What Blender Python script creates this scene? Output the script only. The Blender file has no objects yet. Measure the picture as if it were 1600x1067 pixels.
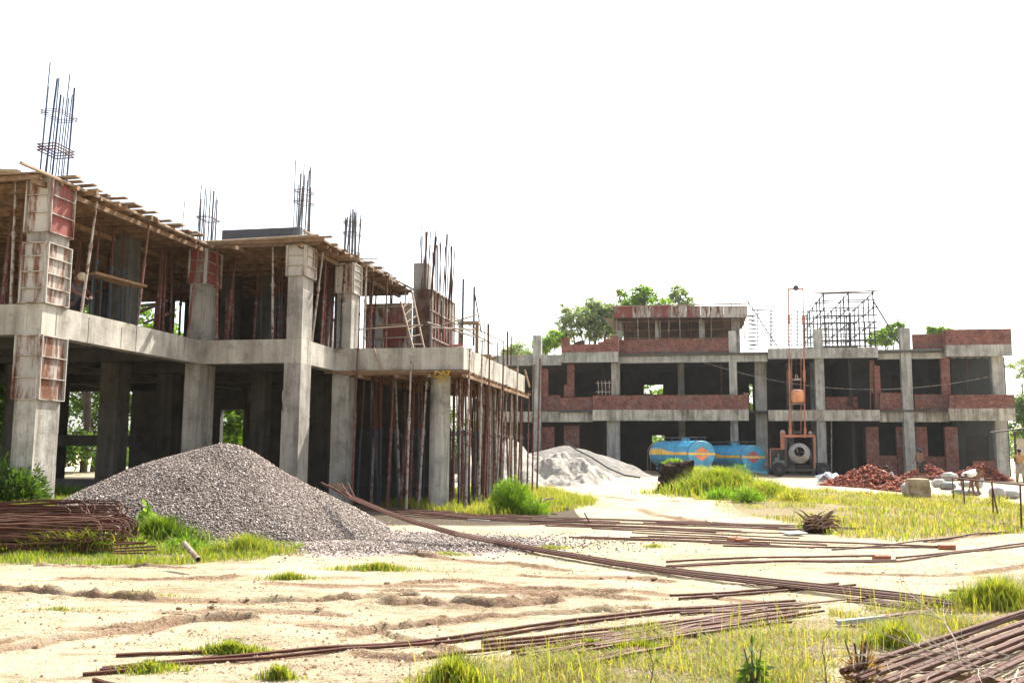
import bpy, math, random
import numpy as np
from mathutils import Vector, Matrix
random.seed(7); RNG = np.random.default_rng(7)
S = bpy.context.scene
COL = S.collection
R = math.radians
# ------------------------------------------------------------------ camera
F_PX, HORIZON, CAM_Z, ROLL = 1450.0, 710.0, 1.4, R(0.4)
PITCH = math.atan((HORIZON - 533.5) / F_PX)
cd = bpy.data.cameras.new('camera'); cam = bpy.data.objects.new('camera', cd); COL.objects.link(cam)
cd.sensor_width = 36; cd.lens = 36 * F_PX / 1600; cd.clip_start = 0.1; cd.clip_end = 6000
cam.matrix_world = Matrix.Translation((0, 0, CAM_Z)) @ Matrix.Rotation(math.pi / 2 + PITCH, 4, 'X') @ Matrix.Rotation(ROLL, 4, 'Z')
S.camera = cam
# ------------------------------------------------------------------ light
SUN_EL, SUN_AZ = R(50), R(38)          # sun stands behind the buildings, to the right
w = bpy.data.worlds.new('World'); S.world = w; w.use_nodes = True
nt = w.node_tree; nt.nodes.clear()
sky = nt.nodes.new('ShaderNodeTexSky'); sky.sky_type = 'NISHITA'; sky.sun_disc = False
sky.sun_elevation = SUN_EL; sky.sun_rotation = SUN_AZ
sky.air_density = 1.0; sky.dust_density = 3.0; sky.ozone_density = 0.6
bg = nt.nodes.new('ShaderNodeBackground'); bg.inputs[1].default_value = 0.15
hs = nt.nodes.new('ShaderNodeHueSaturation'); hs.inputs['Saturation'].default_value = 0.45
wo = nt.nodes.new('ShaderNodeOutputWorld')
nt.links.new(sky.outputs[0], hs.inputs['Color']); nt.links.new(hs.outputs[0], bg.inputs[0]); nt.links.new(bg.outputs[0], wo.inputs[0])
sd = bpy.data.lights.new('sun', 'SUN'); sd.energy = 4.9; sd.angle = R(0.5); sd.color = (1.0, 0.95, 0.86)
sun = bpy.data.objects.new('sun', sd); COL.objects.link(sun)
sv = Vector((math.sin(SUN_AZ) * math.cos(SUN_EL), math.cos(SUN_AZ) * math.cos(SUN_EL), math.sin(SUN_EL)))
sun.rotation_euler = (-sv).to_track_quat('-Z', 'Y').to_euler()
S.view_settings.view_transform = 'Standard'; S.view_settings.look = 'None'
S.view_settings.exposure = 1.32; S.view_settings.gamma = 1.0
S.cycles.max_bounces = 6; S.cycles.diffuse_bounces = 3; S.cycles.transparent_max_bounces = 6
# ------------------------------------------------------------------ measuring helpers
def ray(px, py):
    x = (px - 800) / F_PX; y = -(py - 533.5) / F_PX
    c, s = math.cos(ROLL), math.sin(ROLL)
    x, y = x * c - y * s, x * s + y * c
    return Vector((x, math.cos(PITCH) - y * math.sin(PITCH), math.sin(PITCH) + y * math.cos(PITCH)))
EYE = Vector((0, 0, CAM_Z))
def onz(px, py, z=0.0):
    d = ray(px, py); return EYE + d * ((z - CAM_Z) / d.z)
def aty(px, py, y):
    d = ray(px, py); return EYE + d * (y / d.y)
class Frame:
    def __init__(s, ox, oy, deg):
        s.o = Vector((ox, oy, 0)); s.a = R(deg); s.m = Matrix.Translation(s.o) @ Matrix.Rotation(s.a, 4, 'Z'); s.i = s.m.inverted()
    def hit(s, px, py, axis, val):
        e = s.i @ EYE; d = s.i.to_3x3() @ ray(px, py); k = 'uvz'.index(axis)
        return e + d * ((val - e[k]) / d[k])
    def loc(s, p): return s.i @ Vector(p)
    def wld(s, p): return s.m @ Vector(p)
# ------------------------------------------------------------------ noise
def _h(ix, iy, seed):
    n = (ix.astype(np.int64) * 374761393 + iy.astype(np.int64) * 668265263 + seed * 1442695041) & 0xffffffff
    n = ((n ^ (n >> 13)) * 1274126177) & 0xffffffff
    return ((n ^ (n >> 16)) & 0xffff) / 65535.0
def vnoise(x, y, seed=0):
    x = np.asarray(x, float); y = np.asarray(y, float)
    ix = np.floor(x); iy = np.floor(y); fx = x - ix; fy = y - iy
    fx = fx * fx * (3 - 2 * fx); fy = fy * fy * (3 - 2 * fy)
    a = _h(ix, iy, seed); b = _h(ix + 1, iy, seed); c = _h(ix, iy + 1, seed); d = _h(ix + 1, iy + 1, seed)
    return (a * (1 - fx) + b * fx) * (1 - fy) + (c * (1 - fx) + d * fx) * fy
def fbm(x, y, seed=0, oct=4):
    v = 0; a = .5; f = 1.
    for k in range(oct): v = v + a * (vnoise(np.asarray(x) * f, np.asarray(y) * f, seed + k) - .5) * 2; a *= .5; f *= 2.03
    return v
# ------------------------------------------------------------------ object helpers
def tag(o, label=None, cat=None, group=None, kind=None):
    if label: o['label'] = label
    if cat: o['category'] = cat
    if group: o['group'] = group
    if kind: o['kind'] = kind
    return o
def empty(name, loc=(0, 0, 0), rz=0.0, label=None, cat=None, group=None):
    o = bpy.data.objects.new(name, None); COL.objects.link(o); o.location = loc; o.rotation_euler = (0, 0, rz); o.empty_display_size = .2
    return tag(o, label, cat, group)
def copy_thing(o, loc=None, rz=None, label=None, group=None, parent=None):
    c = o.copy(); COL.objects.link(c)
    if parent is not None: c.parent = parent
    if loc is not None: c.location = loc
    if rz is not None: c.rotation_euler = (0, 0, rz)
    if label: c['label'] = label
    if group: c['group'] = group
    for ch in KIDS.get(o.name, []):
        copy_thing(ch, parent=c)
        KIDS.setdefault(c.name, []).append(ch)
    return c
KIDS = {}
def link(name, me, mat, parent=None, smooth=False):
    o = bpy.data.objects.new(name, me); COL.objects.link(o)
    for m in (mat if isinstance(mat, (list, tuple)) else [mat]): me.materials.append(m)
    if parent is not None: o.parent = parent; KIDS.setdefault(parent.name, []).append(o)
    if smooth: me.polygons.foreach_set('use_smooth', [True] * len(me.polygons))
    return o
def np_mesh(name, V, Fc, mat, parent=None, smooth=False, attr=None):
    me = bpy.data.meshes.new(name); V = np.asarray(V, np.float32); Fc = np.asarray(Fc, np.int32); k = Fc.shape[1]
    me.vertices.add(len(V)); me.vertices.foreach_set('co', V.ravel())
    me.loops.add(Fc.size); me.loops.foreach_set('vertex_index', Fc.ravel())
    me.polygons.add(len(Fc)); me.polygons.foreach_set('loop_start', np.arange(0, Fc.size, k, dtype=np.int32))
    if attr:
        for an, av in attr.items():
            at = me.attributes.new(an, 'FLOAT', 'POINT'); at.data.foreach_set('value', np.asarray(av, np.float32))
    me.update(calc_edges=True)
    return link(name, me, mat, parent, smooth)
class MB:
    def __init__(s): s.v = []; s.f = []; s.m = []; s.cur = 0
    def add(s, vs, fs):
        b = len(s.v); s.v += [tuple(p) for p in vs]; s.f += [tuple(b + i for i in f) for f in fs]; s.m += [s.cur] * len(fs)
    def box(s, x0, y0, z0, x1, y1, z1, jit=0):
        if x0 > x1: x0, x1 = x1, x0
        if y0 > y1: y0, y1 = y1, y0
        if z0 > z1: z0, z1 = z1, z0
        vs = [(x, y, z) for z in (z0, z1) for x, y in ((x0, y0), (x1, y0), (x1, y1), (x0, y1))]
        if jit: vs = [tuple(c + random.uniform(-jit, jit) for c in p) for p in vs]
        s.add(vs, [(0, 3, 2, 1), (4, 5, 6, 7), (0, 1, 5, 4), (1, 2, 6, 5), (2, 3, 7, 6), (3, 0, 4, 7)]); return s
    def prism(s, poly, z0, z1):
        n = len(poly); a = sum(poly[i][0] * poly[(i + 1) % n][1] - poly[(i + 1) % n][0] * poly[i][1] for i in range(n))
        if a < 0: poly = poly[::-1]
        s.add([(x, y, z0) for x, y in poly] + [(x, y, z1) for x, y in poly],
              [tuple(range(n))[::-1], tuple(range(n, 2 * n))] + [(i, (i + 1) % n, n + (i + 1) % n, n + i) for i in range(n)]); return s
    def ring(s, pts, rad, n=6, caps=True, flat=1.0, up=None):
        """tube along pts with radius (number or list)"""
        pts = [Vector(p) for p in pts]; k = len(pts); rr = rad if isinstance(rad, (list, tuple)) else [rad] * k
        t0 = (pts[1] - pts[0]).normalized(); u = Vector(up) if up else (Vector((0, 0, 1)) if abs(t0.z) < .9 else Vector((1, 0, 0)))
        vs = []; fs = []
        for i in range(k):
            t = ((pts[min(i + 1, k - 1)] - pts[max(i - 1, 0)])); t = t.normalized() if t.length > 1e-9 else t0
            a = t.cross(u)
            if a.length < 1e-6: a = t.cross(Vector((0, 1, .1)))
            a.normalize(); b = a.cross(t).normalized(); u = b
            for j in range(n):
                q = 2 * math.pi * (j + .5) / n
                vs.append(pts[i] + a * math.cos(q) * rr[i] + b * math.sin(q) * rr[i] * flat)
        for i in range(k - 1):
            for j in range(n): fs.append((i * n + j, i * n + (j + 1) % n, (i + 1) * n + (j + 1) % n, (i + 1) * n + j))
        if caps: fs.append(tuple(range(n))[::-1]); fs.append(tuple(range((k - 1) * n, k * n)))
        s.add(vs, fs); return s
    def bar(s, a, b, w, h, up=(0, 0, 1)):
        """rectangular bar a->b, width w across, height h along up"""
        a = Vector(a); b = Vector(b); t = (b - a).normalized(); u = Vector(up)
        if abs(t.dot(u)) > .98: u = Vector((0, 1, 0))
        x = t.cross(u).normalized() * w / 2; z = x.cross(t).normalized() * h / 2
        vs = [p + sx * x + sz * z for p in (a, b) for sx, sz in ((-1, -1), (1, -1), (1, 1), (-1, 1))]
        s.add(vs, [(0, 3, 2, 1), (4, 5, 6, 7), (0, 1, 5, 4), (1, 2, 6, 5), (2, 3, 7, 6), (3, 0, 4, 7)]); return s
    def lathe(s, prof, n=16, m=None, arc=None):
        """profile (r,z) turned about z, then matrix m"""
        m = m or Matrix(); k = len(prof); vs = []; fs = []
        for r_, z in prof:
            for j in range(n):
                q = 2 * math.pi * j / n; vs.append(m @ Vector((r_ * math.cos(q), r_ * math.sin(q), z)))
        for i in range(k - 1):
            for j in range(n): fs.append((i * n + j, i * n + (j + 1) % n, (i + 1) * n + (j + 1) % n, (i + 1) * n + j))
        fs.append(tuple(range(n))[::-1]); fs.append(tuple(range((k - 1) * n, k * n)))
        s.add(vs, fs); return s
    def ball(s, c, r, n=8, sc=(1, 1, 1), rot=None, jit=0):
        k = max(4, n // 2 + 1); vs = []; fs = []; c = Vector(c); rot = rot or Matrix.Identity(3)
        for i in range(k + 1):
            th = math.pi * i / k
            for j in range(n):
                q = 2 * math.pi * j / n; rj = r * (1 + random.uniform(-jit, jit))
                vs.append(c + rot @ Vector((rj * math.sin(th) * math.cos(q) * sc[0], rj * math.sin(th) * math.sin(q) * sc[1], rj * math.cos(th) * sc[2])))
        for i in range(k):
            for j in range(n): fs.append((i * n + j, (i + 1) * n + j, (i + 1) * n + (j + 1) % n, i * n + (j + 1) % n))
        s.add(vs, fs); return s
    def build(s, name, mat, parent=None, smooth=False, bevel=0, label=None):
        me = bpy.data.meshes.new(name); me.from_pydata(s.v, [], s.f); me.update()
        if isinstance(mat, (list, tuple)): me.polygons.foreach_set('material_index', s.m)
        o = link(name, me, mat, parent, smooth)
        if bevel:
            b = o.modifiers.new('bevel', 'BEVEL'); b.width = bevel; b.segments = 2; b.limit_method = 'ANGLE'
        if label: o['label'] = label
        return o
# ------------------------------------------------------------------ materials
class NT:
    def __init__(s, name, rough=.85, spec=.3, metal=0.):
        s.m = bpy.data.materials.new(name); s.m.use_nodes = True; s.t = s.m.node_tree; s.n = s.t.nodes
        s.b = s.n['Principled BSDF']; s.b.inputs['Roughness'].default_value = rough; s.b.inputs['Metallic'].default_value = metal
        s.b.inputs['Specular IOR Level'].default_value = spec; s.out = s.n['Material Output']; s._p = None
    def L(s, a, b): s.t.links.new(a, b)
    def pos(s, scale=(1, 1, 1), obj=False):
        if obj: tc = s.n.new('ShaderNodeTexCoord'); src = tc.outputs['Object']
        else: g = s.n.new('ShaderNodeNewGeometry'); src = g.outputs['Position']
        mp = s.n.new('ShaderNodeMapping'); mp.inputs['Scale'].default_value = scale; s.L(src, mp.inputs[0]); return mp.outputs[0]
    def noise(s, scale, vec=None, detail=6, rough=.6, dist=0, out='Fac'):
        x = s.n.new('ShaderNodeTexNoise'); x.inputs['Scale'].default_value = scale; x.inputs['Detail'].default_value = detail
        x.inputs['Roughness'].default_value = rough; x.inputs['Distortion'].default_value = dist
        s.L(vec if vec is not None else s.pos(), x.inputs['Vector']); return x.outputs[out]
    def vor(s, scale, vec=None, out='Color', feat='F1'):
        x = s.n.new('ShaderNodeTexVoronoi'); x.inputs['Scale'].default_value = scale; x.feature = feat
        s.L(vec if vec is not None else s.pos(), x.inputs['Vector']); return x.outputs[out]
    def ramp(s, fac, stops):
        x = s.n.new('ShaderNodeValToRGB'); e = x.color_ramp.elements
        while len(e) < len(stops): e.new(.5)
        for i, (p, c) in enumerate(stops): e[i].position = p; e[i].color = (*c, 1) if len(c) == 3 else c
        s.L(fac, x.inputs[0]); return x.outputs[0]
    def step(s, fac, lo, hi):
        x = s.n.new('ShaderNodeMapRange'); x.inputs[1].default_value = lo; x.inputs[2].default_value = hi; s.L(fac, x.inputs[0]); return x.outputs[0]
    def mix(s, fac, a, b, mode='MIX'):
        x = s.n.new('ShaderNodeMix'); x.data_type = 'RGBA'; x.blend_type = mode
        for sock, val in ((x.inputs[0], fac), (x.inputs[6], a), (x.inputs[7], b)):
            if hasattr(val, 'links'): s.L(val, sock)
            elif isinstance(val, (int, float)): sock.default_value = val if sock == x.inputs[0] else (val, val, val, 1)
            else: sock.default_value = (*val, 1)
        return x.outputs[2]
    def math(s, op, a, b=0.0):
        x = s.n.new('ShaderNodeMath'); x.operation = op
        for i, val in enumerate((a, b)):
            if hasattr(val, 'links'): s.L(val, x.inputs[i])
            else: x.inputs[i].default_value = val
        return x.outputs[0]
    def attr(s, name):
        x = s.n.new('ShaderNodeAttribute'); x.attribute_name = name; return x.outputs['Fac']
    def island(s): return s.n.new('ShaderNodeNewGeometry').outputs['Random Per Island']
    def col(s, c):
        if hasattr(c, 'links'): s.L(c, s.b.inputs['Base Color'])
        else: s.b.inputs['Base Color'].default_value = (*c, 1)
        s._c = c; return s
    def bump(s, h, st=.5, d=.02):
        x = s.n.new('ShaderNodeBump'); x.inputs['Strength'].default_value = st; x.inputs['Distance'].default_value = d
        s.L(h, x.inputs['Height']); s.L(x.outputs[0], s.b.inputs['Normal']); return s
    def translucent(s, amt=.5, tint=(1.2, 1.3, .5)):
        tr = s.n.new('ShaderNodeBsdfTranslucent'); mx = s.n.new('ShaderNodeMixShader'); mx.inputs[0].default_value = amt
        if hasattr(s._c, 'links'): s.L(s.mix(1.0, s._c, tint, 'MULTIPLY'), tr.inputs[0])
        else: tr.inputs[0].default_value = (*[a * b for a, b in zip(s._c, tint)], 1)
        s.L(s.b.outputs[0], mx.inputs[1]); s.L(tr.outputs[0], mx.inputs[2]); s.L(mx.outputs[0], s.out.inputs[0]); return s

def m_concrete(name, base, dark=.55, streak=.5, scale=1.0):
    t = NT(name, .9, .2); p = t.pos()
    big = t.noise(.9 * scale, p, 5, .65); c = t.ramp(big, [(.3, tuple(x * dark for x in base)), (.5, base), (.72, tuple(min(1, x * 1.22) for x in base))])
    st = t.noise(5, t.pos((1, 1, .08)), 5, .7); c = t.mix(streak, c, t.ramp(st, [(.32, (.42, .38, .33)), (.55, (1, 1, 1)), (.8, (1.1, 1.1, 1.1))]), 'MULTIPLY')
    s2 = t.noise(1.6, t.pos((1, 1, .12)), 6, .75); c = t.mix(streak * .8, c, t.ramp(s2, [(.40, (.50, .47, .43)), (.52, (1, 1, 1)), (.66, (1.12, 1.1, 1.06))]), 'MULTIPLY')
    pt = t.noise(3.2, p, 9, .8); c = t.mix(.55, c, t.ramp(pt, [(.36, (.45, .43, .40)), (.46, (1, 1, 1))]), 'MULTIPLY')
    sp = t.noise(38, p, 3, .7); c = t.mix(.35, c, t.ramp(sp, [(.33, (.4, .4, .4)), (.5, (1, 1, 1))]), 'MULTIPLY')
    # shutter board joints
    wv = t.n.new('ShaderNodeTexWave'); wv.inputs['Scale'].default_value = .55; wv.inputs['Distortion'].default_value = .6; wv.bands_direction = 'DIAGONAL'
    t.L(t.pos((1, .4, .05)), wv.inputs[0]); c = t.mix(.22, c, t.ramp(wv.outputs['Fac'], [(0, (.45, .43, .4)), (.04, (1, 1, 1))]), 'MULTIPLY')
    t.col(c).bump(t.math('ADD', t.noise(9, p, 8, .7), t.math('MULTIPLY', sp, .4)), .6, .02); return t.m
def m_brick(name, patch=.5, tone=1.0):
    t = NT(name, .95, .15); tc = t.n.new('ShaderNodeTexCoord'); sx = t.n.new('ShaderNodeSeparateXYZ'); t.L(tc.outputs['Object'], sx.inputs[0])
    cx = t.n.new('ShaderNodeCombineXYZ'); t.L(t.math('ADD', sx.outputs[0], sx.outputs[1]), cx.inputs[0]); t.L(sx.outputs[2], cx.inputs[1])
    br = t.n.new('ShaderNodeTexBrick'); t.L(cx.outputs[0], br.inputs[0]); br.inputs['Scale'].default_value = 1.0
    br.inputs['Brick Width'].default_value = .24; br.inputs['Row Height'].default_value = .082; br.inputs['Mortar Size'].default_value = .008
    br.inputs['Color1'].default_value = (.21 * tone, .07 * tone, .05 * tone, 1); br.inputs['Color2'].default_value = (.17 * tone, .048 * tone, .036 * tone, 1); br.inputs['Mortar'].default_value = (.22, .18, .16, 1)
    br.inputs['Bias'].default_value = .1
    p = t.pos(); n1 = t.noise(1.1, p, 5, .7)
    c = t.mix(.8, br.outputs['Color'], t.ramp(t.noise(2.6, p, 5, .8), [(.35, (.4, .36, .36)), (.52, (1, 1, 1)), (.68, (1.6, 1.45, 1.35))]), 'MULTIPLY')
    c = t.mix(t.math('MULTIPLY', t.step(n1, .52, .66), patch), c, (.15, .115, .10))
    sp = t.step(t.noise(5, t.pos((1, 1, 2.8)), 5, .85), .585, .66); c = t.mix(t.math('MULTIPLY', sp, .7), c, (.42, .35, .30))
    t.col(c).bump(t.math('ADD', t.math('MULTIPLY', br.outputs['Fac'], -1.0), t.noise(14, p, 4)), .6, .012); return t.m
def m_simple(name, base, rough=.7, var=.35, scale=6, metal=0., spec=.3, isl=0., bump=.3, vec=(1, 1, 1)):
    t = NT(name, rough, spec, metal); n = t.noise(scale, t.pos(vec), 6, .65)
    c = t.ramp(n, [(.3, tuple(x * (1 - var) for x in base)), (.6, base), (.8, tuple(min(1, x * (1 + var)) for x in base))])
    if isl: c = t.mix(isl, c, t.ramp(t.island(), [(0, (.45, .45, .45)), (.5, (1, 1, 1)), (1, (1.5, 1.45, 1.35))]), 'MULTIPLY')
    t.col(c)
    if bump: t.bump(n, bump, .01)
    return t.m
def m_rusty(name, paint, rust=(.20, .075, .03), amount=.5, scale=5, rough=.75, vert=False, metal=0.):
    t = NT(name, rough, .3, metal); p = t.pos((1, 1, .18) if vert else (1, 1, 1)); n = t.noise(scale, p, 8, .7)
    c = t.mix(t.step(n, .62 - amount * .3, .72 - amount * .3), paint, t.ramp(t.noise(scale * 4, None, 4), [(.35, tuple(x * .55 for x in rust)), (.65, rust)]))
    c = t.mix(.5, c, t.ramp(t.noise(1.7, None, 5), [(.3, (.6, .6, .6)), (.6, (1, 1, 1))]), 'MULTIPLY')
    t.col(c).bump(n, .3, .006); return t.m
def m_leaf(name, a, b, trans=.45, tint=(1.5, 1.6, .5)):
    t = NT(name, .6, .25); t.col(t.ramp(t.island(), [(0, a), (.6, tuple((x + y) / 2 for x, y in zip(a, b))), (1, b)])); t.translucent(trans, tint); return t.m

CONC = m_concrete('concrete', (.42, .395, .34))
CONC_COL = m_concrete('column_concrete', (.34, .32, .285), .55, .7, 1.4)
CONC_BLUE = m_concrete('fresh_concrete', (.37, .37, .35), .6, .65)
CONC_PALE = m_concrete('stained_concrete', (.43, .41, .36), .45, .9)
DARKCONC = m_simple('shaded_concrete', (.085, .08, .072), .95, .4, 2)  # darkened so the colour holds the shade under slabs and indoors
BRICK = m_brick('brickwork', .5, .85); INCOL = m_concrete('shaded_column_concrete', (.10, .092, .078), .6, .45, 1.4); BRICK_OLD = m_brick('mortared_brickwork', .9, .75); BRICK_IN = m_brick('shaded_inner_brickwork', .9, .3); BRICK_RED = m_brick('red_brickwork', .25, 1.05)  # inner column and inner brick tones are darkened to paint in interior shade
STEEL_PALE = m_rusty('cement_caked_steel', (.44, .41, .36), (.20, .07, .035), .32, 3.0, .8, True)
STEEL_BROWN = m_rusty('rust_streaked_steel', (.38, .35, .31), (.17, .07, .035), .52, 3.6, .8, True)
STEEL_RED = m_rusty('red_shutter_steel', (.19, .05, .04), (.27, .22, .19), .45, 2.6, .75, True)
STEEL_DARK = m_simple('grey_edge_steel', (.075, .08, .09), .6, .3, 3)
STEEL_GREY = m_simple('light_edge_steel', (.24, .26, .28), .6, .25, 3)
RUST = m_simple('rusted_rebar', (.085, .029, .015), .8, .5, 12, isl=.5)
RUST_LT = m_simple('fresh_rebar', (.12, .055, .034), .7, .4, 12, isl=.4)
RED_PIPE = m_rusty('red_pipe', (.15, .05, .04), (.24, .19, .16), .4, 9)
PALE_PIPE = m_rusty('pale_pipe', (.36, .32, .28), (.17, .07, .04), .42, 7)
DARK_PIPE = m_simple('dark_pipe', (.035, .042, .05), .6, .5, 9)
BLUE_BAR = m_simple('blue_coated_bar', (.02, .03, .09), .5, .4, 12)
GREY_BAR = m_simple('grey_rebar', (.12, .12, .13), .6, .4, 12)
WOOD = m_simple('weathered_plank', (.23, .145, .085), .9, .5, 7, isl=.5, vec=(1, 1, 1))
WOOD_PALE = m_simple('pale_plank', (.32, .24, .175), .9, .35, 7, isl=.4)
PLY = m_simple('shutter_ply', (.18, .105, .06), .9, .55, 1.6, isl=.5)
# ------------------------------------------------------------------ ground
def g0(px, py, z=0.): p = onz(px, py, z); return (p.x, p.y)
def poly_w(pts, z=0.): return np.array([g0(x, y, z) for x, y in pts])
def inpoly(x, y, P):
    c = np.zeros(x.shape, bool); n = len(P); j = n - 1
    for i in range(n):
        xi, yi = P[i]; xj, yj = P[j]
        if yi != yj: c ^= ((yi > y) != (yj > y)) & (x < (xj - xi) * (y - yi) / (yj - yi) + xi)
        j = i
    return c
def segdist(x, y, L):
    d = np.full(x.shape, 1e9); sg = np.zeros(x.shape)
    for (ax, ay), (bx, by) in zip(L[:-1], L[1:]):
        vx, vy = bx - ax, by - ay; t = np.clip(((x - ax) * vx + (y - ay) * vy) / (vx * vx + vy * vy + 1e-9), 0, 1)
        dx, dy = x - ax - t * vx, y - ay - t * vy; q = np.hypot(dx, dy); m = q < d
        d = np.where(m, q, d); sg = np.where(m, np.sign(dx * -vy + dy * vx), sg)
    return d, sg
def sstep(a, b, v): t = np.clip((v - a) / (b - a), 0, 1); return t * t * (3 - 2 * t)
RUTS = [  # pixel polyline, depth, width
    ([(-80, 926), (20, 931), (110, 935), (200, 938), (330, 941), (450, 943), (560, 938), (640, 934)], .10, .12),
    ([(-60, 1032), (20, 1014), (90, 1000), (150, 992), (230, 984), (300, 974), (380, 968)], .12, .13),
    ([(-60, 1012), (60, 997), (130, 984), (210, 979), (290, 968)], .08, .10),
    ([(600, 948), (640, 946), (700, 945), (780, 949), (850, 944)], .16, .20),
    ([(560, 990), (600, 981), (680, 974), (760, 965), (850, 962), (960, 957)], .08, .12),
    ([(620, 868), (680, 874), (740, 880), (800, 884), (880, 893)], .08, .14),
    ([(640, 912), (730, 910), (790, 916)], .07, .12), ([(840, 934), (900, 930), (990, 938)], .07, .14),
    ([(600, 925), (700, 926), (800, 929), (900, 925)], .05, .08), ([(820, 903), (900, 905), (1010, 903)], .05, .1),
    ([(330, 955), (420, 955), (520, 958)], .05, .09), ([(1300, 895), (1400, 897), (1520, 893), (1620, 880)], .04, .1),
    ([(1000, 925), (1100, 935), (1180, 940)], .05, .12), ([(380, 1030), (450, 1024), (500, 1020)], .06, .1),
    ([(1000, 800), (1060, 812), (1100, 818)], .08, .2), ([(990, 785), (1060, 793)], .07, .2), ([(940, 775), (1000, 782)], .06, .2),
    ([(420, 915), (520, 920), (620, 916), (700, 918)], .05, .10), ([(100, 905), (220, 908), (360, 905)], .04, .09), ([(760, 925), (860, 922), (960, 926)], .06, .12), ([(480, 975), (560, 978), (650, 1000), (700, 1012)], .05, .09), ([(860, 905), (960, 902), (1040, 910)], .05, .1), ([(250, 960), (420, 958), (540, 962)], .04, .08), ([(560, 1020), (640, 1030), (700, 1024)], .06, .1), ([(900, 955), (1000, 950)], .06, .1), ([(60, 885), (150, 889), (250, 888), (300, 892)], .07, .07), ([(1450, 848), (1530, 840), (1590, 832)], .07, .15)]
RUTW = [(poly_w(p), d, w_) for p, d, w_ in RUTS]
def height(x, y, fine=True):
    x = np.asarray(x, float); y = np.asarray(y, float)
    h = .05 * fbm(x * .35, y * .35, 3, 3)
    h = h + .42 * sstep(12.4, 16.3, y) * sstep(-3.2, -7.6, x) * sstep(60, 40, y)
    h = h + .15 * sstep(34, 52, y)
    h = h + .35 * np.exp(-(((x - 9.5) / 3.2) ** 2 + ((y - 38) / 4.5) ** 2)) + .18 * np.exp(-(((x - 5.5) / 5) ** 2 + ((y - 25.5) / 2.2) ** 2)) * (x > -1)
    h = h + 6 * sstep(140, 1500, np.hypot(x, y)) * 0
    if fine:
        near = sstep(60, 12, y)
        h = h + near * (.014 * fbm(x * 1.6, y * 3.2, 11, 3) + .013 * np.abs(fbm(x * 6, y * 9, 17, 4)) + .022 * np.clip(fbm(x * 1.3, y * 2.2, 19, 2) - .1, 0, 1) * np.clip(fbm(x * 11, y * 14, 21, 3), 0, 1) * 2)
        for P, d, wd in RUTW:
            m = (x > P[:, 0].min() - 1) & (x < P[:, 0].max() + 1) & (y > P[:, 1].min() - 1) & (y < P[:, 1].max() + 1)
            if not m.any(): continue
            xs, ys = x[m], y[m]; q, sg = segdist(xs, ys, P); wob = .65 + .7 * vnoise(xs * 3.1, ys * 3.1, 23); cl = .7 + .6 * np.abs(fbm(xs * 12, ys * 12, 29, 2))
            dd = q * sg + .06 * fbm(xs * 2.5, ys * 2.5, 31, 2)
            wd = wd * .62; d = d * .72; rag = (.35 + .65 * vnoise(xs * 7, ys * 11, 71)) * (.55 + .6 * vnoise(xs * 19, ys * 24, 73)); br = .25 + .75 * sstep(.15, .5, vnoise(xs * .8 + P[0, 0], ys * .8, 77)); add = (-d * .8 * np.exp(-(dd / (wd * .8)) ** 2) * wob + d * 1.25 * rag * wob * np.exp(-((dd - wd * 1.25) / (wd * .7)) ** 2) + d * .6 * rag * np.exp(-((dd + wd * 1.3) / (wd * .6)) ** 2)) * br
            h[m] = h[m] + add
    return h
def hz(x, y): return float(height(np.array([x]), np.array([y]))[0])
GRASS_POLYS = {
 'left':   poly_w([(-120, 850), (-60, 800), (20, 795), (130, 800), (215, 838), (330, 862), (440, 842), (452, 860), (400, 880), (290, 884), (180, 890), (60, 882), (-120, 890)]),
 'stilts': poly_w([(590, 792), (700, 800), (760, 806), (850, 803), (935, 795), (925, 782), (860, 768), (780, 760), (600, 775)]),
 'field':  poly_w([(1060, 752), (1120, 748), (1200, 770), (1300, 772), (1500, 776), (1680, 800), (1680, 822), (1560, 838), (1400, 846), (1300, 840), (1230, 822), (1150, 806), (1100, 790)]),
 'front':  poly_w([(600, 1100), (640, 1055), (700, 1030), (850, 1012), (950, 990), (1100, 978), (1250, 968), (1330, 948), (1440, 945), (1520, 925), (1700, 885), (1700, 960), (1500, 985), (1380, 1030), (1300, 1100)]),
}
MIDPATCH = [((515, 888), (655, 876), (600, 893)), ((412, 900), (495, 893), (480, 908))]
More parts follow.
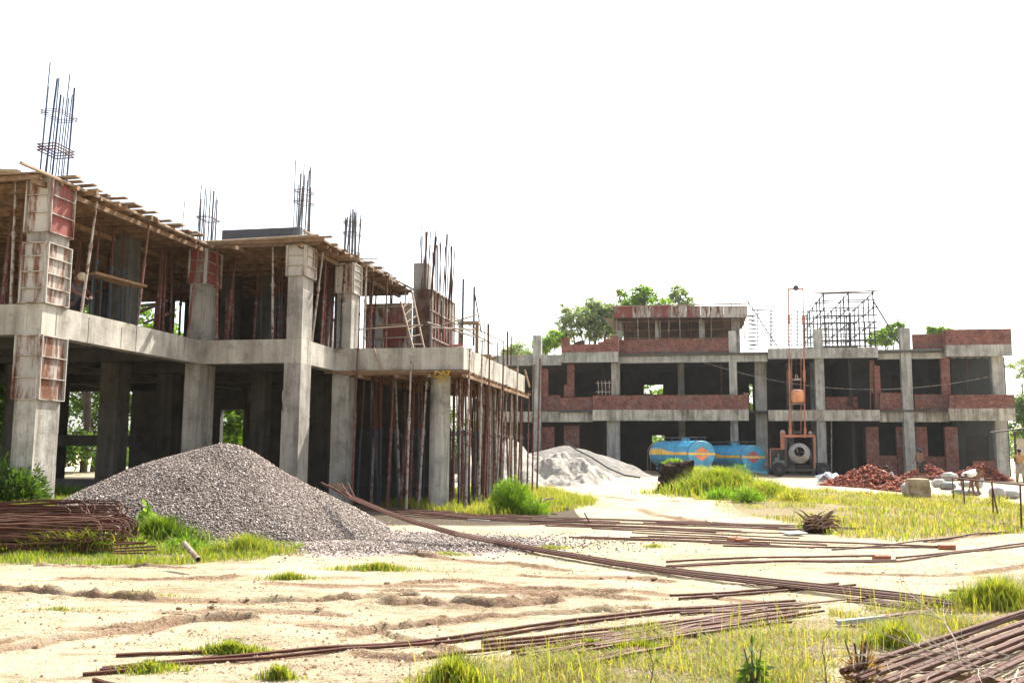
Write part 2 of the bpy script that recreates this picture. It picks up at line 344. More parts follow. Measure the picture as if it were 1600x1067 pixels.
def build_ground():
    def axis(lo, hi, fine, far, g):
        a = list(np.arange(lo, hi, fine)); s = fine
        while a[-1] < far: s *= g; a.append(a[-1] + s)
        b = [lo]; s = fine
        while b[-1] > -far: s *= g; b.append(b[-1] - s)
        return np.array(b[::-1][:-1] + a)
    X = axis(-8, 8, .036, 900, 1.09); Y = axis(5.4, 15.5, .028, 900, 1.045)
    gx, gy = np.meshgrid(X, Y); x, y = gx.ravel(), gy.ravel(); z = height(x, y)
    far = np.hypot(x, y) > 60; z = np.where(far, height(x, y, False), z)
    soil = np.zeros_like(x)
    for P, d, wd in RUTW:
        m = (x > P[:, 0].min() - 1) & (x < P[:, 0].max() + 1) & (y > P[:, 1].min() - 1) & (y < P[:, 1].max() + 1)
        q, sg = segdist(x[m], y[m], P); dd = q * sg + .08 * fbm(x[m] * 2.5, y[m] * 2.5, 31, 3)
        soil[m] = np.maximum(soil[m], np.exp(-(dd / (wd * 1.3)) ** 2) * (.5 + .9 * vnoise(x[m] * 2.3, y[m] * 2.3, 41)))
    gr = np.zeros_like(x); n = fbm(x * .9, y * .9, 51, 4)
    for k, P in GRASS_POLYS.items():
        gr = np.maximum(gr, sum(np.where(inpoly(x + .35 * n + ox, y + .5 * n + oy, P), .2, 0.) for ox, oy in ((0, 0), (.5, .2), (-.5, -.2), (.2, -.4), (-.2, .45))))
    # gravel apron round the pile
    gv = sstep(1.15, .85, np.hypot((x + 3.4) / 4.6, (y - 15.2) / 2.5) + .18 * n) * (y < 24)
    shade = sstep(.3, .7, (-(x + 5) * .2 + (y - 17) * 1.) * .5) * (x < 1.6 - .0 * y) * (y < 36)   # building's interior shade, painted dark into the earth colour
    nx, ny = len(X), len(Y); i = np.arange(nx - 1)[None, :] + nx * np.arange(ny - 1)[:, None]; i = i.ravel()
    Fc = np.stack([i, i + 1, i + nx + 1, i + nx], 1)
    t = NT('sandy_earth', .95, .15); p = t.pos()
    n1 = t.noise(.5, p, 6, .6); n2 = t.noise(3.0, t.pos((.6, 1.4, 1)), 8, .72); n3 = t.noise(22, p, 6, .75)
    c = t.ramp(n1, [(.3, (.46, .38, .245)), (.5, (.56, .48, .325)), (.7, (.64, .56, .40))])
    c = t.mix(.75, c, t.ramp(n2, [(.33, (.50, .42, .36)), (.47, (.95, .93, .9)), (.62, (1.1, 1.1, 1.1))]), 'MULTIPLY')
    c = t.mix(.6, c, t.ramp(n3, [(.33, (.5, .44, .4)), (.47, (1, 1, 1)), (.7, (1.12, 1.1, 1.1))]), 'MULTIPLY')
    n4 = t.noise(1.5, t.pos((.45, 1.7, 1)), 9, .78); c = t.mix(t.math('MULTIPLY', t.step(n4, .53, .63), .8), c, t.ramp(n3, [(.3, (.17, .11, .065)), (.6, (.36, .27, .17))]))
    c = t.mix(t.step(t.math('ADD', t.attr('soil'), t.math('MULTIPLY', n3, .7)), .70, 1.05), c, t.ramp(n3, [(.3, (.15, .09, .05)), (.5, (.30, .20, .125)), (.65, (.42, .32, .21))]))
    c = t.mix(t.math('MULTIPLY', t.step(t.math('ADD', t.attr('grassy'), t.math('MULTIPLY', n2, .8)), .95, 1.35), .8), c, t.ramp(n3, [(.3, (.13, .10, .045)), (.6, (.27, .22, .11))]))
    gvn = t.n.new('ShaderNodeSeparateColor'); t.L(t.vor(32, p), gvn.inputs[0]); gvn = gvn.outputs[0]; c = t.mix(t.step(t.math('ADD', t.attr('gravel'), t.math('MULTIPLY', n2, .9)), .95, 1.25), c, t.ramp(t.math('MULTIPLY', gvn, 1.), [(.1, (.20, .15, .13)), (.4, (.36, .29, .26)), (.9, (.55, .48, .44))]))
    c = t.mix(t.math('MULTIPLY', t.attr('painted_shade'), .9), c, (.06, .045, .032))
    t.col(c).bump(t.math('ADD', t.math('ADD', t.math('MULTIPLY', n2, .8), n3), t.math('MULTIPLY', t.noise(70, p, 3), .35)), 1.0, .07)
    o = np_mesh('ground', np.stack([x, y, z], 1), Fc, t.m, smooth=True, attr={'soil': soil, 'grassy': gr, 'gravel': gv, 'painted_shade': shade}); o['kind'] = 'structure'
build_ground()
# ------------------------------------------------------------------ left building (concrete frame under construction)
LB = Frame(-8.8, 17.2, -11)
left = empty('unfinished_building', LB.o, LB.a, 'grey concrete frame building under construction, propped and shuttered, filling the left side of the site', 'building')
ZT, ZB, DK = 4.15, 3.57, 6.60
PATH = [(-14, 0), (0, 0), (0, 5.75), (2.65, 5.75), (2.65, 7.95), (6.15, 7.95), (6.15, 16.9)]
def strip(path, w_):
    """closed polygon: path and its copy shifted inwards (to the left of travel)"""
    n = len(path); inn = []
    for i, p in enumerate(path):
        p = Vector(p); ds = []
        if i > 0: ds.append((p - Vector(path[i - 1])).normalized())
        if i < n - 1: ds.append((Vector(path[i + 1]) - p).normalized())
        ns = [Vector((-d.y, d.x)) for d in ds]; m = ns[0] if len(ns) == 1 else (ns[0] + ns[1])
        m = m / (m.dot(ns[0])) if len(ns) == 2 else m
        inn.append(tuple(p + m * w_))
    return list(path) + inn[::-1]
m = MB()
inn = strip(PATH, .3)[len(PATH):][::-1]
for i in range(len(PATH) - 1):
    m.prism([PATH[i], PATH[i + 1], inn[i + 1], inn[i]], ZB, ZT)
m.build('edge_beam', CONC, left)
for i in range(len(PATH) - 1):   # fins left where the shutter boards met
    a = Vector(PATH[i]); b = Vector(PATH[i + 1]); L_ = (b - a).length; d_ = (b - a) / L_; nn_ = Vector((d_.y, -d_.x)); s_ = max(0, L_ - 7) if i == 0 else 0; s_ += .4
    while s_ < L_ - .1:
        p_ = a + d_ * s_; q_ = p_ + nn_ * .007; m = MB(); m.bar((p_.x + nn_.x * .002, p_.y + nn_.y * .002, ZB + random.uniform(0, .05)), (q_.x - nn_.x * .003 + random.uniform(-.01, .01) * d_.x, q_.y - nn_.y * .003, ZT - random.uniform(0, .12)), .012, .012); m.build('board_mark', CONC, left); s_ += random.uniform(.45, 1.2)
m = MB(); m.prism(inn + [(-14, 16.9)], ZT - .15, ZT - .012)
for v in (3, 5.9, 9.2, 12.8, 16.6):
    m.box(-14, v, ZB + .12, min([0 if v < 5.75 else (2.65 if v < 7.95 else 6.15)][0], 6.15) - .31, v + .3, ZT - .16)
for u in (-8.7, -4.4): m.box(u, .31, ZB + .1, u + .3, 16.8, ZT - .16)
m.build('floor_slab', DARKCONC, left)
def sqcol(u0, v0, du, dv, z0, z1, name='column', mat=None, parent=left):
    b = MB(); nn = 6
    for k in range(nn):   # faint steps where the pours meet
        a = z0 + (z1 - z0) * k / nn; c = z0 + (z1 - z0) * (k + 1) / nn; j = .0025 * (k % 2)
        b.box(u0 - j, v0 - j, a, u0 + du + j, v0 + dv + j, c)
    return b.build(name, mat or CONC_COL, parent, bevel=0)
E0 = .003
c0 = sqcol(-.46, E0, .46 - E0, .66, -.1, ZB, mat=CONC_PALE)
c1 = sqcol(-.40, 5.753, .397, .75, -.1, ZB); c2 = sqcol(2.22, 5.753, .427, .62, -.1, ZB); c3 = sqcol(2.58, 7.953, .46, .5, -.1, ZB)
# upper columns
u0_ = sqcol(-.45, .004, .445, .62, ZT, DK - .12); u1 = sqcol(-.38, 5.76, .376, .72, ZT, DK - .12)
u2 = sqcol(2.24, 5.76, .40, .60, ZT, DK - .12); u3 = sqcol(2.64, 8.0, .40, .55, ZT, DK - .12)
m = MB(); m.ring([(5.33, 8.72, -.1), (5.33, 8.72, ZB - .08)], .27, 24); m.build('round_column', CONC_PALE, left, smooth=False)
m = MB(); m.ring([(5.5, 14.2, -.1), (5.5, 14.2, ZB - .08)], .27, 20); m.build('round_column', CONC_COL, left)
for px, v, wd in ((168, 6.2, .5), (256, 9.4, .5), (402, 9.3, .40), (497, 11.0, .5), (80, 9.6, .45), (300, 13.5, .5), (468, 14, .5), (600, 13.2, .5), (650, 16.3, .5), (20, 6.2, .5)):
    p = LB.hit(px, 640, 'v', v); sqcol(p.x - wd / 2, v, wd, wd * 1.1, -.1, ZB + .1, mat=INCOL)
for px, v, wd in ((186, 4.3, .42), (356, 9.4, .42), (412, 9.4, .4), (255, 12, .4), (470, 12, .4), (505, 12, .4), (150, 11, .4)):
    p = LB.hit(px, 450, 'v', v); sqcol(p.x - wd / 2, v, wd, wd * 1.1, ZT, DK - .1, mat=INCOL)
# back walls of the dark ground floor, with openings on the trees
m = MB()
def wall_px(mb, x0, x1, v, z0, z1, th=.23, holes=(), fr=LB, yref=640):
    a = fr.hit(x0, yref, 'v', v).x; b = fr.hit(x1, yref, 'v', v).x
    cuts = sorted([(fr.hit(h[0], yref, 'v', v).x, fr.hit(h[1], yref, 'v', v).x, h[2], h[3]) for h in holes]); u = a
    for h0, h1, hz0, hz1 in cuts:
        mb.box(u, v, z0, h0, v + th, z1); mb.box(h0, v, z0, h1, v + th, hz0); mb.box(h0, v, hz1, h1, v + th, z1); u = h1
    mb.box(u, v, z0, b, v + th, z1)
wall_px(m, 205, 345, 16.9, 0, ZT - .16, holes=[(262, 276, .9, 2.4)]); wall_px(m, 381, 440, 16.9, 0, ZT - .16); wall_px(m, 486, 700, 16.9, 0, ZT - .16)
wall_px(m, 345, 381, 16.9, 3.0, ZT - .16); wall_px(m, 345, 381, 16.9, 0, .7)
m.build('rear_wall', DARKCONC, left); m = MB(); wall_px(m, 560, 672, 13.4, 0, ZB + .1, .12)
m.build('rear_wall', DARKCONC, left)  # dark wall added so the bay behind the props reads black
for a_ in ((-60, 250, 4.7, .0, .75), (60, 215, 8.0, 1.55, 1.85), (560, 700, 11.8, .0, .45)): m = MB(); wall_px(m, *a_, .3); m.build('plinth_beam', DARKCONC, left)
# upper storey back: dark shutter panels
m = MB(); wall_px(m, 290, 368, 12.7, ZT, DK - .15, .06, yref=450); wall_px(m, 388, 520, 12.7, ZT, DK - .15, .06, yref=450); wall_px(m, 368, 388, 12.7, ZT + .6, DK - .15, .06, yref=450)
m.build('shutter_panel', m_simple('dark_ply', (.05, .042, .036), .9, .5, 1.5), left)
# ---- shuttering deck on top
dk = MB(); V0 = Vector
DECK = [(-14, -.3), (.02, -.3), (.02, 5.45), (2.95, 5.45), (3.3, 13.2), (-14, 13.2)]
deck = empty('shuttering_deck', LB.o, LB.a, 'brown plank and plate deck held up by props over the left upper storey', 'shuttering')
def indeck(u, v): return bool(inpoly(np.array([u]), np.array([v]), np.array(DECK))[0])
dk = MB(); pu, pv = .62, 1.22
for i in range(-24, 7):
    for j in range(-1, 12):
        a, b = i * pu, j * pv - .3
        if indeck(a + pu / 2, b + pv / 2) and random.random() > .012:
            dk.box(a, b, DK - .02 + random.uniform(-.006, .006), a + pu - random.uniform(.002, .015), b + pv - random.uniform(.002, .012), DK + .012)
dk.build('deck_sheet', m_rusty('deck_plate', (.24, .155, .095), (.13, .055, .03), .5, 2.0, .9), deck)
dk = MB()
for k in range(0, 36):
    v = -.2 + k * .38
    hi = .05 if v < 5.3 else 3.0
    dk.bar((-14, v, DK - .08), (hi + random.uniform(-.1, .35), v + random.uniform(-.06, .06), DK - .08), .07, .09)
dk.build('joist', WOOD, deck)
dk = MB()
for u in (-12, -10.2, -8.4, -6.6, -4.8, -3.2, -1.6, -.12): dk.bar((u, -.35, DK - .18), (u + .1, 5.6 if u > -.5 else 13, DK - .18), .08, .10)
for u in (.9, 2.6): dk.bar((u, 5.5, DK - .18), (u + .15, 13, DK - .18), .08, .10)
dk.build('bearer', WOOD, deck)
for k in range(26):   # plank ends poking out over the edge
    if k < 17: v = .2 + k * .31 + random.uniform(-.1, .1); u = .02
    else: v = 5.7 + (k - 17) * .75; u = 3.0
    e = random.uniform(.1, .42); b = MB(); b.bar((u - 1.4, v + random.uniform(-.1, .1), DK + .035), (u + e, v, DK + .035 + random.uniform(-.02, .03)), random.uniform(.09, .2), .035); b.build('plank', WOOD if k % 3 else WOOD_PALE, deck)
for a, b in (((.05, -.9, DK - .02), (.22, 5.7, DK - .1)), ((-.3, 5.5, DK - .03), (3.2, 5.3, DK - .02)), ((2.95, 5.0, DK + .03), (3.3, 13.4, DK - .02)), ((-1.35, -.6, DK + .03), (-.45, -.35, DK + .02)), ((-9, -.34, DK), (-.4, -.36, DK))):
    q = MB(); q.ring([a, b], .035, 6); q.build('edge_pole', WOOD_PALE, deck)
# upstand steel edge form, dark towards us and pale along the side
ef = MB(); p0 = LB.hit(348, 350, 'v', 6.2); p1 = LB.hit(468, 340, 'v', 6.2); ef.bar((p0.x, 6.2, DK + .24), (p1.x, 6.2, DK + .24), .03, .40)
ef.build('edge_form', STEEL_DARK, deck)
ef = MB(); ef.bar((p1.x + .02, 6.2, DK + .24), (p1.x + .35, 12.6, DK + .24), .03, .40)
for k in range(7): ef.box(p1.x - .02 + .05 * k, 6.25 + k * 1.05, DK + .05, p1.x - .08 + .05 * k, 6.3 + k * 1.05, DK + .42)
ef.build('edge_form', STEEL_GREY, deck)
# ------------------------------------------------------------------ props
def make_prop(mat1, mat2, collar=True):
    """adjustable prop, 3 m tall, origin at its foot"""
    r = empty('shoring_prop', (0, 0, -50)); m = MB(); m.ring([(0, 0, .008), (0, 0, 1.75)], .031, 8); m.build('outer_tube', mat1, r, smooth=False)
    m = MB(); m.ring([(0, 0, 1.7), (0, 0, 2.99)], .024, 8); m.build('inner_tube', mat2, r)
    m = MB(); m.ring([(0, 0, 1.66), (0, 0, 1.78)], .044, 8); m.ring([(-.12, 0, 1.7), (.12, .02, 1.7)], .009, 5); m.build('collar', mat1, r)
    m = MB(); m.box(-.07, -.07, 0, .07, .07, .008); m.build('base_plate', mat1, r); m = MB(); m.box(-.07, -.07, 2.99, .07, .07, 3.0); m.build('head_plate', mat2, r)
    return tag(r, None, 'prop')
PROTO = {}
def prop(a, b, kind='red', label='rusty prop', group=None):
    mats = {'red': (RED_PIPE, RUST_LT), 'pale': (PALE_PIPE, PALE_PIPE), 'dark': (DARK_PIPE, RUST), 'wood': (WOOD_PALE, WOOD_PALE)}
    a = Vector(a); b = Vector(b); L = (b - a).length
    first = kind not in PROTO
    if first: PROTO[kind] = make_prop(*mats[kind])
    o = PROTO[kind] if first else copy_thing(PROTO[kind])
    o.location = a; o.rotation_euler = (b - a).to_track_quat('Z', 'Y').to_euler(); o.scale = (1, 1, L / 3)
    o['label'] = label
    if group: o['group'] = group
    elif 'group' in o: del o['group']
    return o
def pole(a, b, r, mat, name, label, cat='pole', group=None, n=6, bend=0):
    a = Vector(a); b = Vector(b); o = empty(name, a) if False else None
    mid = (a + b) / 2 + Vector((random.uniform(-1, 1), random.uniform(-1, 1), 0)) * bend; m = MB()
    m.ring([Vector((0, 0, 0)), mid - a, b - a], r, n); o = m.build(name, mat); o.location = a
    return tag(o, label, cat, group)
# upper storey: props read off the photo: top pixel, foot pixel, depth v of the foot
def lbw(px, py, v): return LB.wld(LB.hit(px, py, 'v', v))
def lbu(px, py, u): return LB.wld(LB.hit(px, py, 'u', u))
G1 = 'props under the edge of the shuttering deck'
edge = [  # top px, foot px, ('u',value) plane, kind, label
    ((27, 258), (17, 474), ('v', .12), 'pale', 'pale leaning prop at far left, left of the nearest shuttered column'),
    ((154, 287), (127, 489), ('u', -.1), 'pale', 'pale leaning prop directly right of the nearest shuttered column'),
    ((235, 322), (214, 506), ('u', -.1), 'red', 'brown prop at the deck edge above the middle of the long side beam'),
    ((197, 305), (190, 502), ('u', -.9), 'dark', 'dark blue upright prop between the two leaning props of the nearest bay'),
    ((313, 352), (293, 526), ('u', -.05), 'red', 'red leaning prop crossing the face of the red shuttered column'),
    ((341, 350), (339, 530), ('v', 5.62), 'red', 'red upright prop just right of the red shuttered column'),
    ((428, 345), (426, 528), ('v', 5.9), 'pale', 'pale upright prop left of the corner column with patchy shutter'),
    ((369, 380), (355, 530), ('v', 6.6), 'red', 'red slanting prop right of the red shuttered column, further in'),
    ((506, 370), (487, 533), ('u', 2.55), 'pale', 'pale leaning prop right of the corner column with patchy shutter'),
    ((513, 380), (505, 540), ('u', 2.3), 'red', 'reddish upright prop between corner column and next grey column'),
    ((543, 392), (529, 545), ('v', 7.9), 'pale', 'pale leaning prop in front of the grey column near the slab step'),
    ((573, 405), (568, 545), ('u', 3.2), 'pale', 'pale upright prop first right of the grey column near the slab step'),
    ((605, 420), (603, 545), ('u', 3.25), 'red', 'reddish upright prop in front of the red shutter wall'),
    ((634, 440), (631, 545), ('u', 3.3), 'pale', 'pale upright prop beside the bamboo ladder')]
for (tx, ty), (fx, fy), (ax, val), kd, lb in edge:
    pl = LB.hit(fx, fy, ax, val); a = LB.wld(Vector((pl.x, pl.y, ZT))); q = LB.loc(a); t = LB.hit(tx, ty, 'v', q.y + (.1 if q.y > .3 else .0)); b = LB.wld(Vector((t.x, t.y, DK - .03)))
    prop(a, b, kd, lb)
rr = random.Random(3)
def scatter(u0, u1, v0, v1, n, z0, z1, label, group, kinds=('dark', 'dark', 'red', 'red'), lean=.12):
    for k in range(n):
        u = rr.uniform(u0, u1); v = rr.uniform(v0, v1); a = LB.wld((u, v, z0)); b = LB.wld((u + rr.uniform(-lean, lean), v + rr.uniform(-lean, lean), z1))
        if z0 < 1: a.z = hz(a.x, a.y) - .02
        kd = rr.choice(kinds); prop(a, b, kd, label.replace('thin prop', {'dark': 'dark steel prop', 'red': 'rusty red prop', 'pale': 'pale caked prop', 'wood': 'wooden prop'}[kd]), group)
scatter(-6, -.6, .8, 4.0, 16, ZT, DK - .2, 'thin prop in the upper bay right of the nearest column', 'inner props of the nearest upper bay')
scatter(-3.5, -.8, 4.4, 8, 20, ZT, DK - .2, 'thin prop deep in the upper bay left of the red shutter', 'inner props left of the red column')
scatter(-.2, 2.3, 6.6, 11.5, 34, ZT, DK - .2, 'thin prop in the dark upper bay right of the red shuttered column', 'inner props of the middle upper bay')
scatter(2.3, 3.0, 6.7, 12.5, 16, ZT, DK - .2, 'thin prop deep under the deck between corner column and ladder', 'inner props of the right upper bay')
# lower storey: poles round the propped corner of the first floor
for px, ax, val, top, kd, lb in [
    (552, 'v', 7.82, 545, 'red', 'leftmost rusty prop standing before the low slab, top beside the beam'),
    (637, 'v', 7.80, 556, 'pale', 'long rusty pale prop halfway between square and round ground floor columns'),
    (729, 'v', 7.84, 545, 'pale', 'pale prop at the very corner of the propped slab'),
    (749, 'u', 6.3, 533, 'pale', 'tall pale prop just right of the slab corner, rising above the beam'),
    (761, 'u', 6.3, 560, 'red', 'red prop second to the right of the slab corner'),
    (783, 'u', 6.32, 548, 'red', 'tall red prop rising over the white sunlit beam'),
    (806, 'u', 6.3, 556, 'pale', 'pale prop rising over the far half of the sunlit beam'),
    (832, 'u', 6.36, 572, 'red', 'rusty prop at the far end of the sunlit beam'),
    (824, 'u', 6.2, 612, 'red', 'reddish prop just inside the far end of the sunlit beam')]:
    p = LB.hit(px, 690, ax, val); t = LB.hit(px + 3, top, ax, val); a = LB.wld((p.x, p.y, 0)); a.z = hz(a.x, a.y) - .02; b = LB.wld((p.x + .05, p.y, max(t.z, ZB - .1))); prop(a, b, kd, lb)
a = aty(839, 757, 34.5); a.z = hz(a.x, a.y); pole(a, aty(844, 560, 34.5), .035, RED_PIPE, 'steel_pole', 'tall thin red pole standing free just right of the propped slab')
a = LB.wld(LB.hit(827, 604, 'u', 6.3)); pole(a, LB.wld(LB.hit(820, 578, 'u', 6.4)), .035, WOOD_PALE, 'wooden_stick', 'short wooden stick leaning on the far end of the sunlit beam', 'stick')
a = LB.wld(LB.hit(598, 582, 'v', 7.88)); pole(a, LB.wld(LB.hit(584, 544, 'v', 7.85)), .03, WOOD_PALE, 'wooden_stick', 'short slanting stick leaning on the beam right of the grey column', 'stick')
scatter(2.9, 5.0, 8.1, 8.9, 9, 0, ZB - .12, 'thin prop in the front row left of the round column', 'front props left of the round column', ('red', 'pale', 'dark'), .25)
scatter(5.75, 6.25, 8.2, 16.5, 14, 0, ZB - .12, 'thin prop in the outer row under the sunlit beam', 'outer props under the sunlit beam', ('red', 'pale', 'red'), .15)
scatter(2.9, 5.0, 8.3, 12, 26, 0, ZB - .12, 'thin prop in the dark bay left of the round column', 'props left of the round column', ('dark', 'red', 'pale', 'dark'), .18)
scatter(5.1, 6.1, 8.6, 12.5, 24, 0, ZB - .12, 'thin prop in the thicket right of the round column', 'props right of the round column', ('dark', 'red', 'pale', 'red', 'dark'))
scatter(4.8, 6.15, 12.5, 16.8, 34, 0, ZB - .12, 'thin prop in the thicket under the far end of the low slab', 'props under the far end of the low slab', ('dark', 'red', 'pale', 'dark', 'wood'))
scatter(-3, .5, 9, 15, 8, 0, ZB - .12, 'thin prop in the dark ground floor behind the gravel heap', 'props behind the gravel heap', ('dark', 'red'), .5)
sh = empty('slab_shuttering', LB.o, LB.a, 'brown plank shuttering hanging under the propped low slab corner', 'shuttering')
m = MB()
for k in range(24): m.box(2.8 + .0 * k, 8.0 + k * .365, ZB - .055, 6.12, 8.0 + k * .365 + .355, ZB - .015)
m.build('sheet', PLY, sh)
m = MB()
for k in range(30): v = 7.9 + k * .3; m.bar((2.9, v, ZB - .1), (6.15 + random.uniform(.02, .3), v + random.uniform(-.06, .06), ZB - .1), .09, .06)
m.build('joist', WOOD, sh)
m = MB()
for u in (3.4, 4.4, 5.3, 6.2): m.bar((u, 7.75, ZB - .17), (u + random.uniform(-.05, .05), 16.9, ZB - .17), .08, .08)
m.bar((2.4, 7.86, ZB - .05), (6.3, 7.84, ZB - .06), .06, .07); m.build('bearer', WOOD, sh)
m = MB(); p = LB.hit(692, 590, 'v', 7.8)
for k in range(7): m.ring([(p.x + rr.uniform(-.22, .22), 7.72, ZB - .05), (p.x + rr.uniform(-.2, .2), 7.7, ZB - .2), (p.x + rr.uniform(-.18, .18), 7.74, ZB - .42 + rr.uniform(-.05, .15))], [.05, .035, .01], 5, flat=.4)
o = m.build('yellow_rag', m_simple('straw', (.5, .33, .05), .9, .4, 20)); o.matrix_world = LB.m; tag(o, 'yellow rag hanging at the head of the round column', 'rag')
# ------------------------------------------------------------------ column shutters
def shutter(u0, v0, du, dv, za, zb, n, mf, mr, label, thick=.05):
    c = LB.wld((u0 + du / 2, v0 + dv / 2, za)); r = empty('column_shutter', c, LB.a, label, 'shutter'); h = zb - za; a, b = du / 2, dv / 2; g = .006
    for (sx, sy, mt) in ((0, -1, mf), (1, 0, mr), (0, 1, mf), (-1, 0, mr)):
        m = MB()
        if sy: m.box(-a - g, sy * (b + g), 0, a + g, sy * (b + g + .012), h)
        else: m.box(sx * (a + g), -b - g, 0, sx * (a + g + .012), b + g, h)
        o = m.build('panel', mt, r); m = MB(); e = .014 + g
        zs = [0.0] + [h * k / n + random.uniform(-.02, .02) for k in range(1, n)] + [h - .018]
        for z in zs:
            if sy: m.box(-a - .03, sy * (b + e), z, a + .03, sy * (b + e + thick), z + .014)
            else: m.box(sx * (a + e), -b - .03, z, sx * (a + e + thick), b + .03, z + .014)
        for q in (-1, 1):
            if sy: m.box(q * (a + .03), sy * (b + e), .0, q * (a + .012), sy * (b + e + thick + .004), h)
            else: m.box(sx * (a + e), q * (b + .03), 0, sx * (a + e + thick + .004), q * (b + .012), h)
        m.build('rib', STEEL_PALE if mt is not STEEL_RED else STEEL_BROWN, r)
    return r
def zc(px, py, v): return LB.hit(px, py, 'v', v).z
shutter(-.46, .003, .457, .66, zc(60, 624, 0), ZB - .01, 3, STEEL_BROWN, STEEL_BROWN, 'rust streaked steel shutter on the nearest column, below the beam')
shutter(-.45, .004, .445, .62, ZT + .01, zc(78, 378, 0), 4, STEEL_BROWN, STEEL_BROWN, 'rust streaked steel shutter on the nearest column, standing on the beam')
shutter(-.45, .004, .445, .62, zc(82, 362, 0), DK - .02, 3, STEEL_PALE, STEEL_RED, 'topmost shutter of the nearest column, pale front and red side')
shutter(-.38, 5.76, .376, .72, zc(320, 444, 5.75), DK - .13, 3, STEEL_RED, STEEL_RED, 'red steel shutter round the top of the second column')
shutter(2.24, 5.76, .40, .60, zc(472, 431, 5.75), DK - .13, 3, STEEL_PALE, STEEL_BROWN, 'patchy pale and red shutter round the top of the corner column')
shutter(2.64, 8.0, .40, .55, zc(540, 458, 8), DK - .13, 4, STEEL_PALE, STEEL_PALE, 'pale shutter round the top of the grey column by the slab step')
# ------------------------------------------------------------------ starter bars on the left building
def bars(cu, cv, du, dv, n, z0, hmax, stir=(), mat=GREY_BAR, r=.011, lean=(0.02, 0), splay=.05, thick=()):
    for k in range(n):
        q = 2 * math.pi * k / n; u = cu + du * max(-1, min(1, 1.3 * math.cos(q))) ; v = cv + dv * max(-1, min(1, 1.3 * math.sin(q)))
        h = hmax * rr.uniform(.72, 1.0); m = MB(); m.ring([(u, v, z0), (u + lean[0] * h + rr.uniform(-splay, splay), v + rr.uniform(-splay, splay), z0 + h)], r * (1.7 if k in thick else 1), 5); m.build('rebar', mat, left)
    for s_ in stir:
        for k in range(3):
            zz = z0 + s_ + k * .028 + rr.uniform(-.01, .01); m = MB(); e = .03; o = lean[0] * (zz - z0)
            pts = [(cu + o - du - e, cv - dv - e, zz), (cu + o + du + e, cv - dv - e, zz), (cu + o + du + e, cv + dv + e, zz), (cu + o - du - e, cv + dv + e, zz), (cu + o - du - e, cv - dv - e, zz)]
            m.ring(pts, .007, 4); m.build('stirrup', RUST, left)
bars(-.225, .32, .17, .25, 12, DK - .3, 2.65, (.85, .93, 1.6), BLUE_BAR, thick=(2, 5, 9), lean=(.03, 0))
bars(-.2, 6.12, .14, .26, 11, DK - .2, 1.8, (.9,), GREY_BAR, r=.014, thick=(3, 6))
bars(2.42, 6.06, .14, .22, 11, DK - .2, 2.25, (1.2, 1.45), GREY_BAR, r=.014, thick=(2, 5, 8))
bars(2.86, 8.3, .15, .2, 14, DK - .2, 1.75, (.4, .9, 1.2), GREY_BAR, thick=(4, 9), r=.015)
bars(-3.0, 4.6, .2, .2, 5, DK - .1, 1.0); bars(.7, 9.7, .3, .2, 6, DK - .1, 1.2); bars(-.9, 6.0, .05, .05, 1, DK - .1, 1.5); bars(3.2, 10.5, .3, .5, 6, DK - .1, .9)
# ------------------------------------------------------------------ lift shaft shutter, pillar, ladder, loose scaffold on the low slab
q0 = LB.hit(650, 500, 'v', 12.3); q1 = LB.hit(671, 500, 'v', 12.3); zt = LB.hit(671, 452, 'v', 12.3).z; uF = q1.x; q2 = LB.hit(707, 500, 'u', uF)
shf = empty('wall_shutter', LB.wld((uF, 12.3, ZT)), LB.a, 'tall shutter box of red steel panels with concrete pillar and bars above', 'shutter'); H_ = zt - ZT
m = MB(); m.box(q0.x - uF, 0, 0, 0, .06, H_); m.build('panel', m_rusty('dark_rust_plate', (.13, .085, .06), (.09, .04, .025), .5, 3), shf)
D_ = q2.y - 12.3; nP = 4
for k in range(nP):
    m = MB(); m.box(0, .01 + D_ * k / nP, 0, .04, D_ * (k + 1) / nP - .02, H_ * .72); m.build('panel', STEEL_RED, shf)
    m = MB(); m.box(0, .01 + D_ * k / nP, H_ * .72 + .03, .04, D_ * (k + 1) / nP - .02, H_); m.build('panel', STEEL_BROWN, shf)
m = MB()
for z in (.02, H_ * .34, H_ * .70, H_ - .04): m.box(.045, 0, z, .10, D_, z + .04)
for k in range(nP * 2 + 1): m.box(.045, D_ * k / nP / 2 - .01, 0, .09, D_ * k / nP / 2 + .01, H_)
m.build('rib', STEEL_BROWN, shf)
pz = LB.hit(657, 411, 'v', 12.35).z; a0 = LB.hit(646, 430, 'v', 12.35).x; sqcol(a0, 12.37, .42, .5, ZT, pz, mat=CONC_COL)
bars(a0 + .6, 12.9, .4, .6, 24, ZT + H_ - .3, 2.3, (), RUST, r=.017, splay=.12, thick=(3, 7, 12, 18)); bars(a0 + .2, 12.6, .12, .15, 4, pz - .1, 1.5, (), RUST, r=.012)
w2 = empty('wall_shutter', LB.wld((3.0, 11.6, ZT)), LB.a, 'low dark red shutter wall with wooden battens behind the ladder', 'shutter')
a1 = LB.hit(572, 500, 'v', 11.6).x - 3.0; b1 = LB.hit(644, 500, 'v', 11.6).x - 3.0; h1 = LB.hit(610, 474, 'v', 11.6).z - ZT
for k in range(5): m = MB(); m.box(a1 + (b1 - a1) * k / 5, 0, 0, a1 + (b1 - a1) * (k + 1) / 5 - .015, .05, h1); m.build('panel', [STEEL_RED, STEEL_BROWN, STEEL_RED, STEEL_RED, STEEL_BROWN][k], w2)
m = MB()
for z in (h1 * .08, h1 * .4, h1 * .62, h1 * .93): m.bar((a1, -.04, z), (b1, -.04, z + .03), .05, .05)
m.build('batten', WOOD_PALE, w2)
